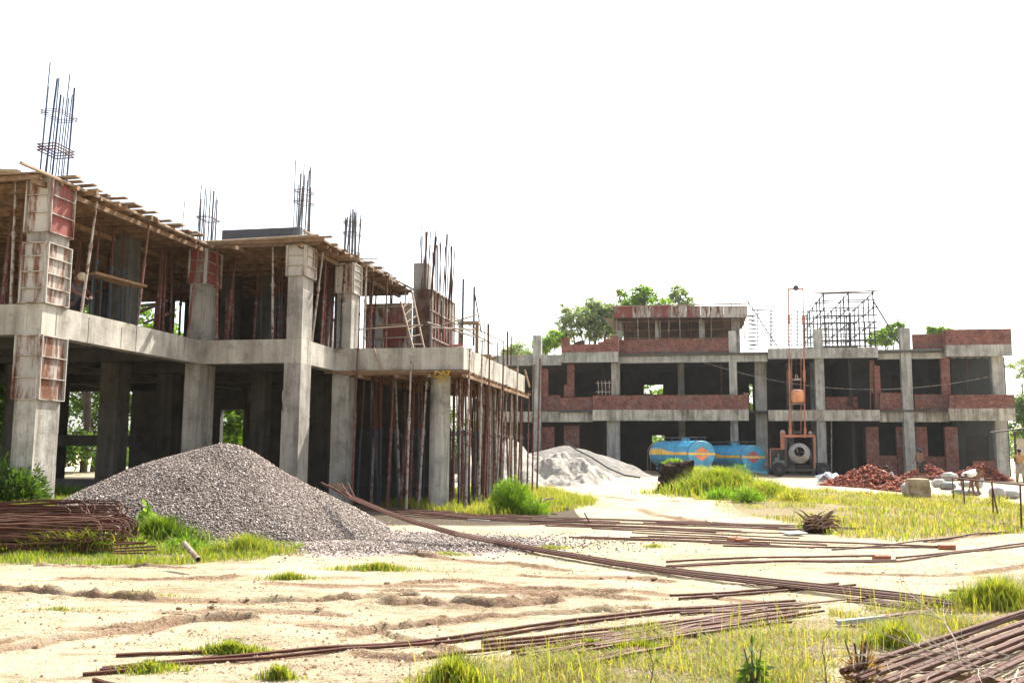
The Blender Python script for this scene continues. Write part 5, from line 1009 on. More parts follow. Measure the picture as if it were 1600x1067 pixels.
# loose stones over the heap and its apron: one stuff object
def stones(n):
    r = np.random.default_rng(5); me = pile.data; co = np.zeros(len(me.vertices) * 3, np.float32); me.vertices.foreach_get('co', co); co = co.reshape(220, 220, 3)
    i = r.random(n) * 218; j = r.random(n) * 218; a = i.astype(int); b = j.astype(int); fa = (i - a)[:, None]; fb = (j - b)[:, None]
    P = co[a, b] * (1 - fa) * (1 - fb) + co[a + 1, b] * fa * (1 - fb) + co[a, b + 1] * (1 - fa) * fb + co[a + 1, b + 1] * fa * fb; P[:, 0] += GP[0]; P[:, 1] += GP[1]
    gh = height(P[:, 0], P[:, 1], False); keep = P[:, 2] > gh + .0; P = P[keep]
    k = int(n * .42); x = r.normal(-3.5, 1.9, k); y = r.normal(15.1, .8, k); z = height(x, y) + .005; P = np.concatenate([P, np.stack([x, y, z], 1)]); m_ = len(P)
    base = np.array([(1, 0, 0), (-1, 0, 0), (0, 1, 0), (0, -1, 0), (0, 0, 1), (0, 0, -1)], float); Fb = np.array([(0, 2, 4), (2, 1, 4), (1, 3, 4), (3, 0, 4), (2, 0, 5), (1, 2, 5), (3, 1, 5), (0, 3, 5)])
    A = r.normal(size=(m_, 3, 3)); Q, _ = np.linalg.qr(A); s_ = (.010 + .014 * r.random((m_, 1, 1))) * (1 + .35 * r.normal(size=(m_, 6, 1)).clip(-1.5, 1.5)); V_ = np.einsum('nij,nkj->nki', Q, base[None] * s_) + P[:, None]
    Fc = (Fb[None] + 6 * np.arange(m_)[:, None, None]).reshape(-1, 3); t = NT('loose_stone', .9, .3); t.col(t.ramp(t.island(), GCOL)); o = np_mesh('loose_gravel', V_.reshape(-1, 3), Fc, t.m); tag(o, 'loose grey pink stones spread over and around the gravel heap', 'gravel', kind='stuff')
stones(60000)
# ------------------------------------------------------------------ rebar lying about
def rod(pts, r, label, group, mat=RUST, lift=0., n=5, name='rebar', zs=None, sub=5, sag=True):
    """pts: ground pixels (or Vectors); the rod follows the ground between them"""
    W = [p if isinstance(p, Vector) else onz(p[0], p[1], .04) for p in pts]; P = []
    for a, b in zip(W[:-1], W[1:]):
        for k in range(sub): P.append(a.lerp(b, k / sub))
    P.append(W[-1]); Q = []
    for k, p in enumerate(P):
        z = p.z if zs else hz(p.x, p.y)
        Q.append(Vector((p.x, p.y, z)))
    if not zs:
        zz = [q.z for q in Q]; m_ = len(zz)
        for k in range(m_): Q[k].z = max(zz[k], (zz[max(0, k - 1)] + zz[min(m_ - 1, k + 1)]) / 2, (zz[max(0, k - 3)] + zz[min(m_ - 1, k + 3)]) / 2 - .02) + r + lift
    o_ = Q[0].copy(); m = MB(); m.ring([q - o_ for q in Q], r, n); o = m.build(name, mat); o.location = o_; return tag(o, label, 'rebar', group)
rq = random.Random(11)
# long bundle running down from the gravel heap
BP = [aty(497, 756, 17.0), aty(550, 779, 16.2), aty(600, 800, 15.6), aty(650, 818, 15.0), aty(712, 835, 14.4)] + [onz(x, y, .05) for x, y in ((775, 848), (850, 862), (960, 881), (1075, 897), (1200, 911), (1300, 922), (1400, 933), (1485, 944))]
for k in range(9):
    off = Vector((0, 0, 0)); pts = []; s0 = rq.uniform(0, .5); w0 = (k - 4) * .013 + rq.uniform(-.012, .012)
    for i, p in enumerate(BP):
        t_ = i / (len(BP) - 1); sp_ = 1 + .9 * abs(t_ - .25); pts.append(Vector((p.x + w0 * sp_ * .3 + (s0 if i == 0 else 0), p.y + w0 * sp_ * 1.7, max(p.z, hz(p.x, p.y) + .02) + (k % 3) * .014)))
    if k % 3 == 0: pts = pts[:-1] + [pts[-1].lerp(pts[-2], .4)]
    rod(pts, .0115, 'long brown rebar of the bundle running down off the gravel heap across the track', 'rebars in the long bundle', RUST_LT if k % 2 else RUST, zs=True, sub=2)
def band(lines, n, jx, jy, r, label, group, mats=(RUST,), short=.0):
    for k in range(n):
        (x0, y0, x1, y1) = rq.choice(lines); a = rq.uniform(0, short); b = 1 - rq.uniform(0, short); dy = rq.uniform(-jy, jy); X0 = x0 + (x1 - x0) * a; X1 = x0 + (x1 - x0) * b; Y0 = y0 + (y1 - y0) * a + dy; Y1 = y0 + (y1 - y0) * b + dy + rq.uniform(-jy, jy) * .5
        xm = (X0 + X1) / 2; rod([(X0 + rq.uniform(-jx, jx), Y0), (xm, (Y0 + Y1) / 2 + rq.uniform(-jy, jy) * .3), (X1 + rq.uniform(-jx, jx), Y1)], r, label, group, rq.choice(mats), lift=rq.uniform(0, .02))
band([(600, 797, 1000, 814), (640, 800, 1080, 820), (700, 806, 1190, 826), (850, 809, 1357, 827), (850, 817, 1357, 835), (760, 812, 1200, 832), (900, 826, 1280, 844)], 30, 25, 3.5, .0125, 'rusty rebar in the wide band lying before the propped slab and grass field', 'rebars in the middle band', (RUST, RUST, RUST_LT), .35)
band([(600, 800, 860, 806), (560, 793, 800, 803)], 8, 20, 4, .012, 'rusty rebar at the foot of the props', 'rebars at the foot of the props', (RUST,), .2)
band([(906, 836, 1200, 849), (1100, 846, 1290, 852), (1000, 838, 1480, 852)], 8, 20, 2.5, .0125, 'rusty rebar near the loose brick, lower fringe of the middle band', 'rebars near the loose brick')
for pts, lb in [([(1041, 876), (1200, 869), (1375, 863)], 'slightly bent rebar with its right end at a brick on the bare track'), ([(1041, 882), (1220, 874), (1399, 871), (1487, 861), (1610, 851)], 'longest of the separate rebars on the bare track, running to the right edge'),
    ([(1050, 884), (1250, 873), (1400, 869)], 'rebar lying close beside the longest one on the bare track'), ([(1400, 866), (1500, 858), (1620, 846)], 'rebar at the right end of the bare track, upper of two'), ([(1130, 853), (1300, 852), (1470, 851)], 'straight rebar on the track ending at the right hand brick'),
    ([(1047, 927), (1200, 918), (1310, 907)], 'short rebar crossing under the long bundle, upper of two'), ([(1061, 932), (1200, 922), (1337, 909)], 'short rebar crossing under the long bundle, lower of two'), ([(1483, 916), (1540, 917), (1590, 918)], 'single short rebar by the grass near the right edge'),
    ([(160, 1033), (400, 1013), (650, 992), (900, 963), (1040, 947), (1243, 934)], 'very long rebar curving across the foreground sand, upper of two'), ([(156, 1037), (420, 1016), (700, 993), (900, 968), (1033, 952), (1200, 944)], 'very long rebar curving across the foreground sand, lower of two'),
    ([(182, 1015), (250, 1012), (330, 1008)], 'short rebar by the small grass patch at lower left'), ([(130, 1042), (200, 1036), (230, 1034)], 'stub of rebar at the lower left end of the long ones'), ([(147, 1050), (190, 1062), (230, 1072)], 'thin rebar leaving the picture at lower left'),
    ([(753, 994), (900, 981), (1060, 964)], 'thick rebar end in the sand, top of the three beside the bush'), ([(753, 1001), (930, 984), (1100, 968)], 'thick rebar end in the sand, middle of the three beside the bush'), ([(669, 1020), (900, 991), (1160, 958)], 'thick rebar end in the sand, lowest and longest of the three'),
    ([(1300, 855), (1390, 848), (1500, 838), (1590, 828)], 'thin rebar along the lower edge of the grass field'), ([(1560, 815), (1620, 828)], 'pale rod poking into the grass field from the right')]:
    rod(pts, .014, lb, None, RUST)
band([(960, 985, 1240, 945), (1000, 990, 1290, 950), (850, 1000, 1150, 962), (900, 1010, 1180, 965), (1040, 955, 1300, 938), (780, 1022, 1000, 985), (860, 1035, 1060, 990)], 42, 30, 5, .0125, 'rusty rebar in the fanned heap half sunk in the foreground grass', 'rebars in the foreground fan', (RUST, RUST, RUST_LT), .3)
band([(1340, 935, 1480, 950), (1230, 945, 1400, 930), (1350, 965, 1470, 952)], 8, 20, 4, .010, 'thin rebar in the grass at the end of the long bundle', 'rebars at the end of the long bundle', (RUST, RUST_LT))
# stack at the lower right corner
A0 = onz(1332, 1046, .1); A1 = onz(1640, 942, .1); D0 = (A1 - A0).normalized(); NN = Vector((D0.y, -D0.x, 0))
for k in range(44):
    o_ = A0 + NN * (.0 + k * .055 + rq.uniform(-.012, .012)) - D0 * (k * .018 + rq.uniform(0, .25)); yaw = rq.uniform(-.012, .012); d_ = Vector((D0.x - yaw * D0.y, D0.y + yaw * D0.x, 0)); L_ = 5.2
    zl = .10 + .035 * (k % 3 == 1) + rq.uniform(0, .02); pts = [o_ + d_ * (L_ * t_) for t_ in (0, .33, .66, 1)]; pts = [Vector((q.x, q.y, hz(q.x, q.y) * .4 + zl)) for q in pts]
    rod(pts, .014 + .006 * (k % 4 == 0), 'thick rusty rebar of the neat stack filling the lower right corner', 'rebars in the corner stack', RUST_LT if k % 3 else RUST, zs=True, sub=1, n=7)
for k in range(3):
    a = A0 + D0 * (.5 + k * 1.3) - NN * .1; b = a + NN * 2.3; rod([Vector((a.x, a.y, .06)), Vector((b.x, b.y, .06))], .03, 'cross bearer hidden under the corner stack of rebars, counted from the left: %s' % ['first', 'second', 'third'][k], None, WOOD, zs=True, name='cross_bearer')['category'] = 'bearer'
# bent bundles at the left
def coil(label, px, py, Y, n, hgt, wid, drop, seed):
    q = random.Random(seed); end = aty(px, py, Y); g = empty('bent_rebar_bundle', (end.x, end.y, hz(end.x, end.y)), 0, label, 'rebar bundle'); zc0 = end.z - g.location.z
    for k in range(n):
        yy = q.uniform(-.32, .32); a = hgt * q.uniform(.55, 1.3); e = q.uniform(-.6, .05) ; zb = zc0 + q.uniform(-.10, .10); L_ = 6.0; P = [(-L_, yy + q.uniform(-.1, .1), zb - a / 2 - drop)]
        P += [(-L_ * .5, yy, zb - a / 2 - drop * .45), (-1.0 + e, yy, zb - a * .5)]
        for j in range(7): th = -math.pi / 2 + math.pi * j / 6; P.append((e - .12 + .14 * math.cos(th) * q.uniform(.9, 1.1), yy + .03 * j * wid, zb + a / 2 * math.sin(th)))
        P += [(-1.2 + e, yy + .2 * wid, zb + a * .42), (-L_ * .5, yy + .3 * wid, zb + a * .30 - drop * .5), (-L_, yy + .3 * wid, zb + a * .15 - drop)]
        ph = q.uniform(0, 6); P = [(x, y + .07 * math.sin(x * 1.3 + ph), z + .035 * math.sin(x * 2.1 + ph * 2) * min(1, -min(x, 0))) for x, y, z in P]; m = MB(); m.ring([Vector(p) for p in P], .0115, 5); m.build('rebar', RUST if k % 3 else RUST_LT, g)
coil('upper bundle of dark rusty rebars bent into hairpins, lying at the left edge', 182, 806, 13.7, 30, .17, 1, .06, 2)
coil('lower bundle of dark rusty rebars bent into hairpins, lying at the left edge', 200, 836, 13.0, 50, .27, .6, .10, 4)
p0 = onz(185, 857, .1); p1 = onz(245, 853, .15)
for k in range(5): a = onz(178, 850 + k * 2.4 + rq.uniform(-2, 2), .2); b = onz(244 + rq.uniform(-22, 4), 849 + k * 1.8 + rq.uniform(-3, 3), .2); a.z = b.z = .22 - k * .015; rod([a, b], .0115, 'straight rebar tail poking right out of the bent bundles', 'rebar tails by the bent bundles', zs=True)
# pipe
a = onz(287, 862, .22); b = onz(309, 888, .08); m = MB(); dv = (b - a).normalized(); m.ring([Vector((0, 0, 0)), b - a], .034, 16, caps=False); m.ring([b - a, b - a - dv * .001, -dv * 0], [.034, .028, .028], 16, caps=False); o = m.build('steel_pipe', m_rusty('old_pipe', (.30, .24, .17), (.18, .09, .05), .4, 8)); o.location = a + Vector((0, 0, .1)); tag(o, 'short open ended pipe lying at the edge of the left grass', 'pipe')
# loose bricks and boards
def block(name, px, py, sx, sy, sz, az, mat, label, cat, dz=0.):
    p = onz(px, py, .05); p.z = hz(p.x, p.y) + dz; m = MB(); m.box(-sx / 2, -sy / 2, 0, sx / 2, sy / 2, sz, .006); o = m.build(name, mat, bevel=.006); o.location = p; o.rotation_euler = (rq.uniform(-.1, .1), rq.uniform(-.1, .1), az); return tag(o, label, cat)
OB = m_simple('loose_brick', (.34, .13, .07), .9, .35, 8)
block('brick', 1160, 846, .22, .11, .09, .2, OB, 'loose orange brick on the middle rebar band, right of a pair', 'brick'); block('brick', 1144, 842, .15, .11, .08, .8, OB, 'broken orange brick on the middle rebar band, left of a pair', 'brick')
block('brick', 1377, 867, .22, .11, .075, .1, OB, 'loose brick at the end of a rebar on the bare track', 'brick'); block('brick', 1479, 852, .23, .12, .075, -.1, OB, 'loose brick at the right end of the straight rebar', 'brick')
for i, (x, y, sx, sy, sz, az, lb) in enumerate([(866, 795, .75, .2, .04, -.1, 'pale flat board lying right of the green bush'), (853, 789, .5, .1, .05, .75, 'short pale batten propped on the flat board'), (845, 792, .3, .1, .05, 1.1, 'stub of pale batten between bush and flat board'), (748, 809, .45, .12, .02, -.1, 'thin white strip lying on the rebars below the bush'), (1345, 967, .75, .05, .04, .25, 'pale blue batten lying in the foreground grass'), (1240, 832, .6, .4, .03, .1, 'pale flat sheet lying among the rebars beside the root lump')]):
    block('board', x, y, sx * (.6 if i > 3 else 1), sy, sz, az, WOOD_PALE if i < 3 else m_simple('white_scrap', (.36, .37, .36), .7, .2, 5), lb, 'board', dz=.03 + (.08 if i in (1, 2) else 0))
a = onz(921, 816, .05); pole(a, aty(913, 801, a.y - .1), .014, RUST, 'rebar_stake', 'short rusty stake sticking up from the middle rebar band', 'stake')
# clods of dry earth
for k in range(34):
    P, d, wd = RUTW[rq.randrange(len(RUTW) - 1)]; i = rq.randrange(len(P) - 1); t_ = rq.random(); x, y = P[i] * (1 - t_) + P[i + 1] * t_; x += rq.uniform(-.25, .25); y += rq.uniform(-.1, .25)
    if k == 0: CL = m_simple('dry_earth', (.27, .175, .105), .95, .4, 9)
    m = MB(); m.ball((0, 0, 0), rq.uniform(.014, .034), 8, (1.3, 1, .6), jit=.28); o = m.build('earth_clod', CL); o.location = (x, y, hz(x, y) + .012); tag(o, 'small brown clod of dry earth beside the wheel ruts', 'clod', 'clods beside the ruts')
# ------------------------------------------------------------------ leaves and grass
def leafmesh(name, P, size, mat, parent=None, up=.3, asp=.45, seed=0):
    r = np.random.default_rng(seed); n = len(P); d = r.normal(size=(n, 3)); d[:, 2] = d[:, 2] * .6 - up; d /= np.linalg.norm(d, axis=1, keepdims=True); a = r.normal(size=(n, 3)); s_ = np.cross(d, a); s_ /= np.linalg.norm(s_, axis=1, keepdims=True)
    L_ = (size * (.6 + .8 * r.random(n)))[:, None]; P = np.asarray(P); V = np.stack([P, P + d * L_ * .5 + s_ * L_ * asp * .5, P + d * L_, P + d * L_ * .5 - s_ * L_ * asp * .5], 1)
    return np_mesh(name, V.reshape(-1, 3), np.arange(4 * n).reshape(-1, 4), mat, parent)
LEAF = m_leaf('tree_leaf', (.045, .085, .018), (.10, .16, .03), .45); LEAF_HAZED = m_leaf('hazed_tree_leaf', (.15, .195, .10), (.25, .30, .16), .5, (1.4, 1.5, .8)); LEAF_BR = m_leaf('bright_leaf', (.07, .15, .02), (.20, .29, .035), .5); BARK2 = m_simple('tree_bark', (.10, .075, .055), .95, .4, 5)  # the paler leaf colour stands in for haze on the far trees
def tree(loc, H, lobes, n, size, mat, label, seed, name='broadleaf_tree', cat='tree', group=None, trunk=.16, clump=28):
    """lobes: (dx,dy,z,rx,rz)"""
    r = np.random.default_rng(seed); q = random.Random(seed); t = empty(name, loc, 0, label, cat, group); m = MB(); top = max(l[2] for l in lobes)
    m.ring([(0, 0, -.2), (trunk * .5, 0, H * .3), (-trunk * .5, trunk, H * .55)], [trunk, trunk * .8, trunk * .55], 7)
    for dx, dy, z, rx, rz in lobes:
        s_ = Vector((0, 0, H * q.uniform(.3, .5))); e = Vector((dx, dy, z)); md = s_.lerp(e, .5) + Vector((q.uniform(-.3, .3), q.uniform(-.3, .3), .1)) * rx * .4; m.ring([s_, md, e], [trunk * .5, trunk * .32, trunk * .14], 5)
        for k in range(5): f = e + Vector((q.uniform(-1, 1) * rx, q.uniform(-1, 1) * rx, q.uniform(-.5, .9) * rz)) * .8; m.ring([md.lerp(e, q.random()), f], [trunk * .16, trunk * .05], 4)
    m.build('trunk', BARK2, t); tot = sum(l[3] ** 2 * l[4] for l in lobes); P = []
    for dx, dy, z, rx, rz in lobes:
        k = int(n * rx * rx * rz / tot); nc = max(6, k // clump); u = r.normal(size=(nc, 3)); u /= np.linalg.norm(u, axis=1, keepdims=True); rad = (.35 + .72 * r.random(nc) ** .6)[:, None]; c = u * rad * np.array([rx, rx, rz]) + np.array([dx, dy, z])
        i = r.integers(0, nc, k); g = r.normal(size=(k, 3)) * np.array([.13, .13, .09]) * rx; P.append(c[i] + g)
    leafmesh('crown', np.concatenate(P), size, mat, t, seed=seed); return t
def ptree(Y, blobs, n, size, mat, label, seed, base=0., **kw):
    """blobs: crown lobes in pixels (px,py,rx,ry) at distance Y"""
    bx = sum(b[0] for b in blobs) / len(blobs); o = aty(bx, 700, Y); o.z = base; lobes = []
    q = random.Random(seed)
    for px, py, rx, ry in blobs: p = aty(px, py, Y); lobes.append((p.x - o.x, q.uniform(-1, 1) * rx * Y / F_PX * .5, p.z - o.z, rx * Y / F_PX, ry * Y / F_PX))
    return tree(o, max(l[2] for l in lobes), lobes, n, size, mat, label, seed, **kw)
ptree(86, [(905, 495, 24, 15), (940, 480, 22, 13), (955, 505, 28, 22), (893, 515, 18, 10), (930, 515, 22, 15), (884, 481, 12, 7), (878, 501, 11, 7), (925, 471, 11, 7), (958, 487, 20, 10)], 6500, .36, LEAF_HAZED, 'big spreading tree behind the far building, left of the rooftop room', 1, trunk=.3)
ptree(92, [(1010, 460, 20, 13), (988, 473, 20, 12), (966, 461, 11, 8), (1030, 474, 16, 9), (1000, 495, 30, 20), (1005, 449, 10, 5)], 5000, .36, LEAF_BR, 'rounded tree rising behind the rooftop room', 2, trunk=.3)
ptree(95, [(1060, 458, 13, 10), (1070, 473, 14, 9), (1055, 492, 18, 14), (1050, 468, 8, 6)], 2400, .34, LEAF_HAZED, 'small separate tree behind the right part of the rooftop room', 3, trunk=.22)
ptree(88, [(868, 530, 20, 12), (850, 540, 16, 10)], 1500, .40, LEAF_BR, 'low tree behind the roof beam beside the tall bare pillar, on its right', 4, trunk=.2)
ptree(120, [(815, 548, 24, 10), (795, 550, 18, 10), (835, 552, 16, 8)], 1800, .45, LEAF_HAZED, 'distant hazy tree left of the tall bare pillar', 5, trunk=.2)
ptree(82, [(1385, 525, 20, 14), (1402, 512, 14, 10), (1370, 532, 14, 9)], 1900, .36, LEAF_BR, 'yellow green tree behind the pipe scaffold on the roof', 6, trunk=.2)
ptree(84, [(1462, 516, 12, 6), (1475, 520, 12, 5)], 800, .36, LEAF_BR, 'tree top just showing over the right brick parapet', 7, trunk=.2)
ptree(90, [(1590, 580, 22, 22), (1610, 560, 25, 18)], 500, .34, LEAF_HAZED, 'thin sparse tree against the sky at the right edge', 8, trunk=.15)
ptree(84, [(1605, 640, 28, 22), (1598, 665, 26, 20), (1630, 630, 40, 30), (1592, 625, 14, 12)], 5000, .34, LEAF, 'dense green tree beside the right end of the far building', 9, trunk=.25)
ptree(88, [(1020, 610, 30, 14), (1060, 640, 40, 20)], 1600, .4, LEAF_BR, 'tree seen through the bright rear window of the far building', 20, trunk=.2)
ptree(84, [(1025, 695, 30, 14), (1172, 625, 14, 25)], 1600, .4, LEAF_BR, 'tree seen through the rear openings above the tankers', 21, trunk=.2)
ptree(100, [(1620, 690, 60, 25), (1588, 690, 20, 14)], 2500, .4, LEAF_BR, 'low bushy tree behind the boundary wall', 19, trunk=.2)
for i, (Y, bl, nn, mt, lb) in enumerate([
    (38, [(15, 440, 60, 45), (-60, 480, 90, 60), (40, 480, 40, 30)], 6000, LEAF, 'tree showing under the deck at the upper left edge'), (42, [(125, 440, 28, 40), (150, 480, 30, 30), (120, 500, 30, 30)], 3500, LEAF_BR, 'tree between the nearest column and the work platform, beyond the building'),
    (36, [(-20, 620, 80, 60), (30, 600, 60, 50), (0, 680, 90, 40)], 7000, LEAF, 'dark dense tree beyond the left edge of the ground floor'), (44, [(130, 620, 50, 40), (190, 610, 50, 45), (120, 670, 50, 30)], 5000, LEAF, 'dark tree seen under the beam behind the nearest column'),
    (46, [(270, 620, 45, 50), (240, 660, 50, 35), (300, 600, 45, 40)], 4500, LEAF_BR, 'tree behind the middle of the ground floor'), (40, [(362, 650, 30, 32), (350, 690, 40, 26), (375, 620, 30, 26)], 6000, LEAF_BR, 'bright green tree filling the rear doorway above the gravel heap'),
    (48, [(470, 640, 45, 45), (520, 650, 50, 40)], 3500, LEAF_BR, 'tree behind the corner column of the ground floor'), (52, [(620, 660, 60, 35), (560, 640, 40, 40)], 3500, LEAF, 'tree behind the round column'), (60, [(720, 690, 45, 20), (700, 660, 40, 30)], 2500, LEAF, 'shrubby tree behind the thicket of props'), (41, [(60, 700, 90, 26), (-40, 690, 90, 36), (160, 700, 70, 24)], 7000, LEAF, 'low shrubs behind the left bays of the ground floor'), (47, [(280, 700, 60, 24), (220, 698, 50, 24), (370, 700, 40, 22)], 5000, LEAF_BR, 'low shrubs behind the middle bays of the ground floor'), (44, [(245, 500, 28, 22), (262, 520, 30, 20)], 1500, LEAF_BR, 'yellow green tree top low in the upper bay gap')]):
    ptree(Y, bl, nn, .22, mt, lb, 30 + i, trunk=.18, clump=40)
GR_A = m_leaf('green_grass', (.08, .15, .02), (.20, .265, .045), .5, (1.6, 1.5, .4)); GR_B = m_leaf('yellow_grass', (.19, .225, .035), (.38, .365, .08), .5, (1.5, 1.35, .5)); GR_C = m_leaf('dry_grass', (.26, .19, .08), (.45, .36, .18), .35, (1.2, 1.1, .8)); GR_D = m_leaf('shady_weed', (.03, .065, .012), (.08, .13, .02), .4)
def blades(name, x, y, h, w_, mat, label, seed=0, bendy=.5, kind='stuff', zoff=0., parent=None, cat='grass', group=None, asp=None):
    r = np.random.default_rng(seed); n = len(x); z = height(x, y) - .01 + zoff; q = r.random(n) * 2 * np.pi; dx, dy = np.cos(q), np.sin(q); b = bendy * (.3 + r.random(n)) * h; sx, sy = -dy * w_ / 2, dx * w_ / 2
    V = np.stack([np.stack([x - sx, y - sy, z], 1), np.stack([x + sx, y + sy, z], 1), np.stack([x + sx * .8 + dx * b * .35, y + sy * .8 + dy * b * .35, z + h * .6], 1), np.stack([x - sx * .8 + dx * b * .35, y - sy * .8 + dy * b * .35, z + h * .6], 1), np.stack([x + dx * b, y + dy * b, z + h * (1 - .15 * bendy)], 1), np.stack([x + dx * b * .98 + sx * .1, y + dy * b * .98 + sy * .1, z + h * (1 - .16 * bendy)], 1)], 1)
    i = 6 * np.arange(n)[:, None]; Fc = np.concatenate([i + np.array([0, 1, 2, 3]), i + np.array([3, 2, 5, 4])]); o = np_mesh(name, V.reshape(-1, 3), Fc, mat, parent)
    return tag(o, label, cat, group, kind) if parent is None else o
def samp(P, dens, seed, thr=-.15, feather=.5, nf=1.1):
    r = np.random.default_rng(seed); lo, hi = P.min(0) - .5, P.max(0) + .5; n = int((hi - lo).prod() * dens); x = lo[0] + r.random(n) * (hi[0] - lo[0]); y = lo[1] + r.random(n) * (hi[1] - lo[1]); nn = fbm(x * .9, y * .9, 51, 4); m = inpoly(x + feather * nn, y + feather * nn, P)
    c = fbm(x * nf, y * nf, seed + 60, 4); m &= (c + .35 * r.random(n) > thr); return x[m], y[m], c[m], r
def field(nm, P, dens, h0, h1, w_, mats, label, seed, thr=-.15, bendy=.6, nf=1.1):
    x, y, c, r = samp(P, dens, seed, thr, nf=nf); tuft = np.clip(.45 + 1.2 * fbm(x * 2.7, y * 2.7, seed + 9, 3), 0, 1.5) * np.clip((c + .3 - thr) * 2.2, .2, 1); h = (h0 + (h1 - h0) * tuft) * (.6 + .6 * r.random(len(x)))
    k = r.random(len(x)) + .35 * fbm(x * .7, y * .7, seed + 3, 3); sel = np.digitize(k, np.linspace(.0, 1.0, len(mats) + 1)[1:-1])
    for i, mt in enumerate(mats):
        s_ = sel == i
        if s_.any(): blades(nm, x[s_], y[s_], h[s_], w_, mt, label + (' of the %s sort' % ['greener', 'yellower', 'dry straw'][min(i, 2)]), seed + i, bendy)
gp = GRASS_POLYS
field('grass', gp['left'], 1300, .03, .17, .008, (GR_A, GR_A, GR_B), 'grass along the left foreground before the gravel heap', 71, .0)
field('grass', gp['stilts'], 420, .08, .30, .012, (GR_A, GR_B, GR_B), 'grass round the feet of the props', 75, -.3)
field('grass', gp['field'], 230, .04, .22, .016, (GR_B, GR_A, GR_B, GR_C), 'grass of the sunny field before the mixer', 79, -.14, nf=.7)
field('grass', gp['front'], 2500, .02, .13, .006, (GR_B, GR_A, GR_C, GR_B), 'patchy grass of the right foreground', 85, -.04, bendy=1.1, nf=1.9)
x_, y_, c_, r_ = samp(gp['front'], 900, 95, -.3, .6); blades('dry_litter', x_, y_, .012 + .02 * r_.random(len(x_)), .006, GR_C, 'dry straw litter lying between the grass of the right foreground', 96, 3.5)
x_, y_, c_, r_ = samp(gp['front'], 60, 97, -.1, .4); blades('grass', x_, y_, .15 + .2 * r_.random(len(x_)), .005, GR_B, 'tall single grass stems of the right foreground', 98, .35)
def ell(px, py, rx, ry, n, h0, h1, w_, mats, label, seed, bendy=.6):
    r = np.random.default_rng(seed); c = onz(px, py, .05); t = np.minimum(np.abs(r.normal(size=n)) * .55, 1.25) ; q = r.random(n) * 6.283; x = c.x + rx * t * np.cos(q) * (1 + .6 * fbm(q * 2, q * 0 + seed, 1, 2)); y = c.y + ry * t * np.sin(q); h = (h0 + (h1 - h0) * np.clip(1 - t, 0, 1) ** .8) * (.6 + .6 * r.random(n)); sel = r.integers(0, len(mats), n)
    for i, mt in enumerate(mats):
        s_ = sel == i; blades('grass', x[s_], y[s_], h[s_], w_, mt, label + (['', ', yellower blades', ', dry blades'][min(i, 2)]), seed + i, bendy)
G2 = (GR_A, GR_B)
for i, (px, py, rx, ry, n, h0, h1, lb) in enumerate([
    (385, 862, .75, .45, 2200, .05, .32, 'bushy grass clump at the right end of the left grass'), (590, 885, .75, .22, 1500, .03, .12, 'grass patch on the track below the gravel heap'), (452, 901, .40, .14, 700, .03, .11, 'small grass patch left of the one below the heap'),
    (360, 1005, .36, .11, 1100, .03, .12, 'small grass patch over the long foreground rebars'), (235, 1032, .30, .16, 700, .03, .09, 'sparse grass patch at the lower left rebar ends'), (435, 1045, .16, .07, 500, .03, .12, 'small dark grass tuft in the foreground sand'), (30, 1066, .35, .12, 500, .02, .08, 'thin grass at the lower left corner'),
    (710, 1050, .30, .2, 900, .05, .22, 'bushy foreground grass tuft at the picture bottom'), (1400, 1002, .34, .2, 900, .06, .22, 'dense grass tuft beside the corner stack'), (1560, 940, .9, .35, 2600, .06, .33, 'tall bright grass at the right edge above the corner stack'), (860, 853, .5, .35, 500, .03, .08, 'faint grass patch under the long bundle'), (700, 862, .5, .3, 350, .02, .07, 'faint grass patch on the gravel apron'),
    (1022, 852, .35, .2, 300, .03, .07, 'faint small grass patch on the bare track'), (920, 995, .3, .1, 450, .02, .08, 'green patch between the foreground rebars'), (1000, 1000, .4, .12, 800, .03, .1, 'green patch among the fanned rebars'), (95, 948, .45, .1, 250, .02, .05, 'thin grass on the sand at the left'), (230, 925, .6, .15, 300, .02, .05, 'thin grass between the two left ruts'), (440, 832, .5, .4, 500, .04, .12, 'grass by the foot of the gravel heap')]):
    ell(px, py, rx, ry, n, h0, h1, .0075, G2, lb, 200 + i * 3)
ell(1128, 772, 2.1, 2.4, 6500, .25, 1.0, .026, (GR_A, GR_B, GR_A), 'tall weedy grass before the blue tankers', 300, .7)
ell(1088, 762, 1.4, 1.4, 2500, .2, .8, .025, G2, 'weedy grass beside the tree stump', 305, .7)
ell(60, 805, 2.2, 1.2, 5000, .10, .35, .012, (GR_D, GR_A), 'shaded grass behind the bent rebar bundles', 310)
ell(120, 862, 2.0, .2, 900, .1, .42, .009, G2, 'taller grass stems in front of the bent rebar bundles', 318, .9)
ell(60, 850, 2.0, .45, 2500, .05, .24, .009, G2, 'grass growing against the bent rebar bundles', 315)
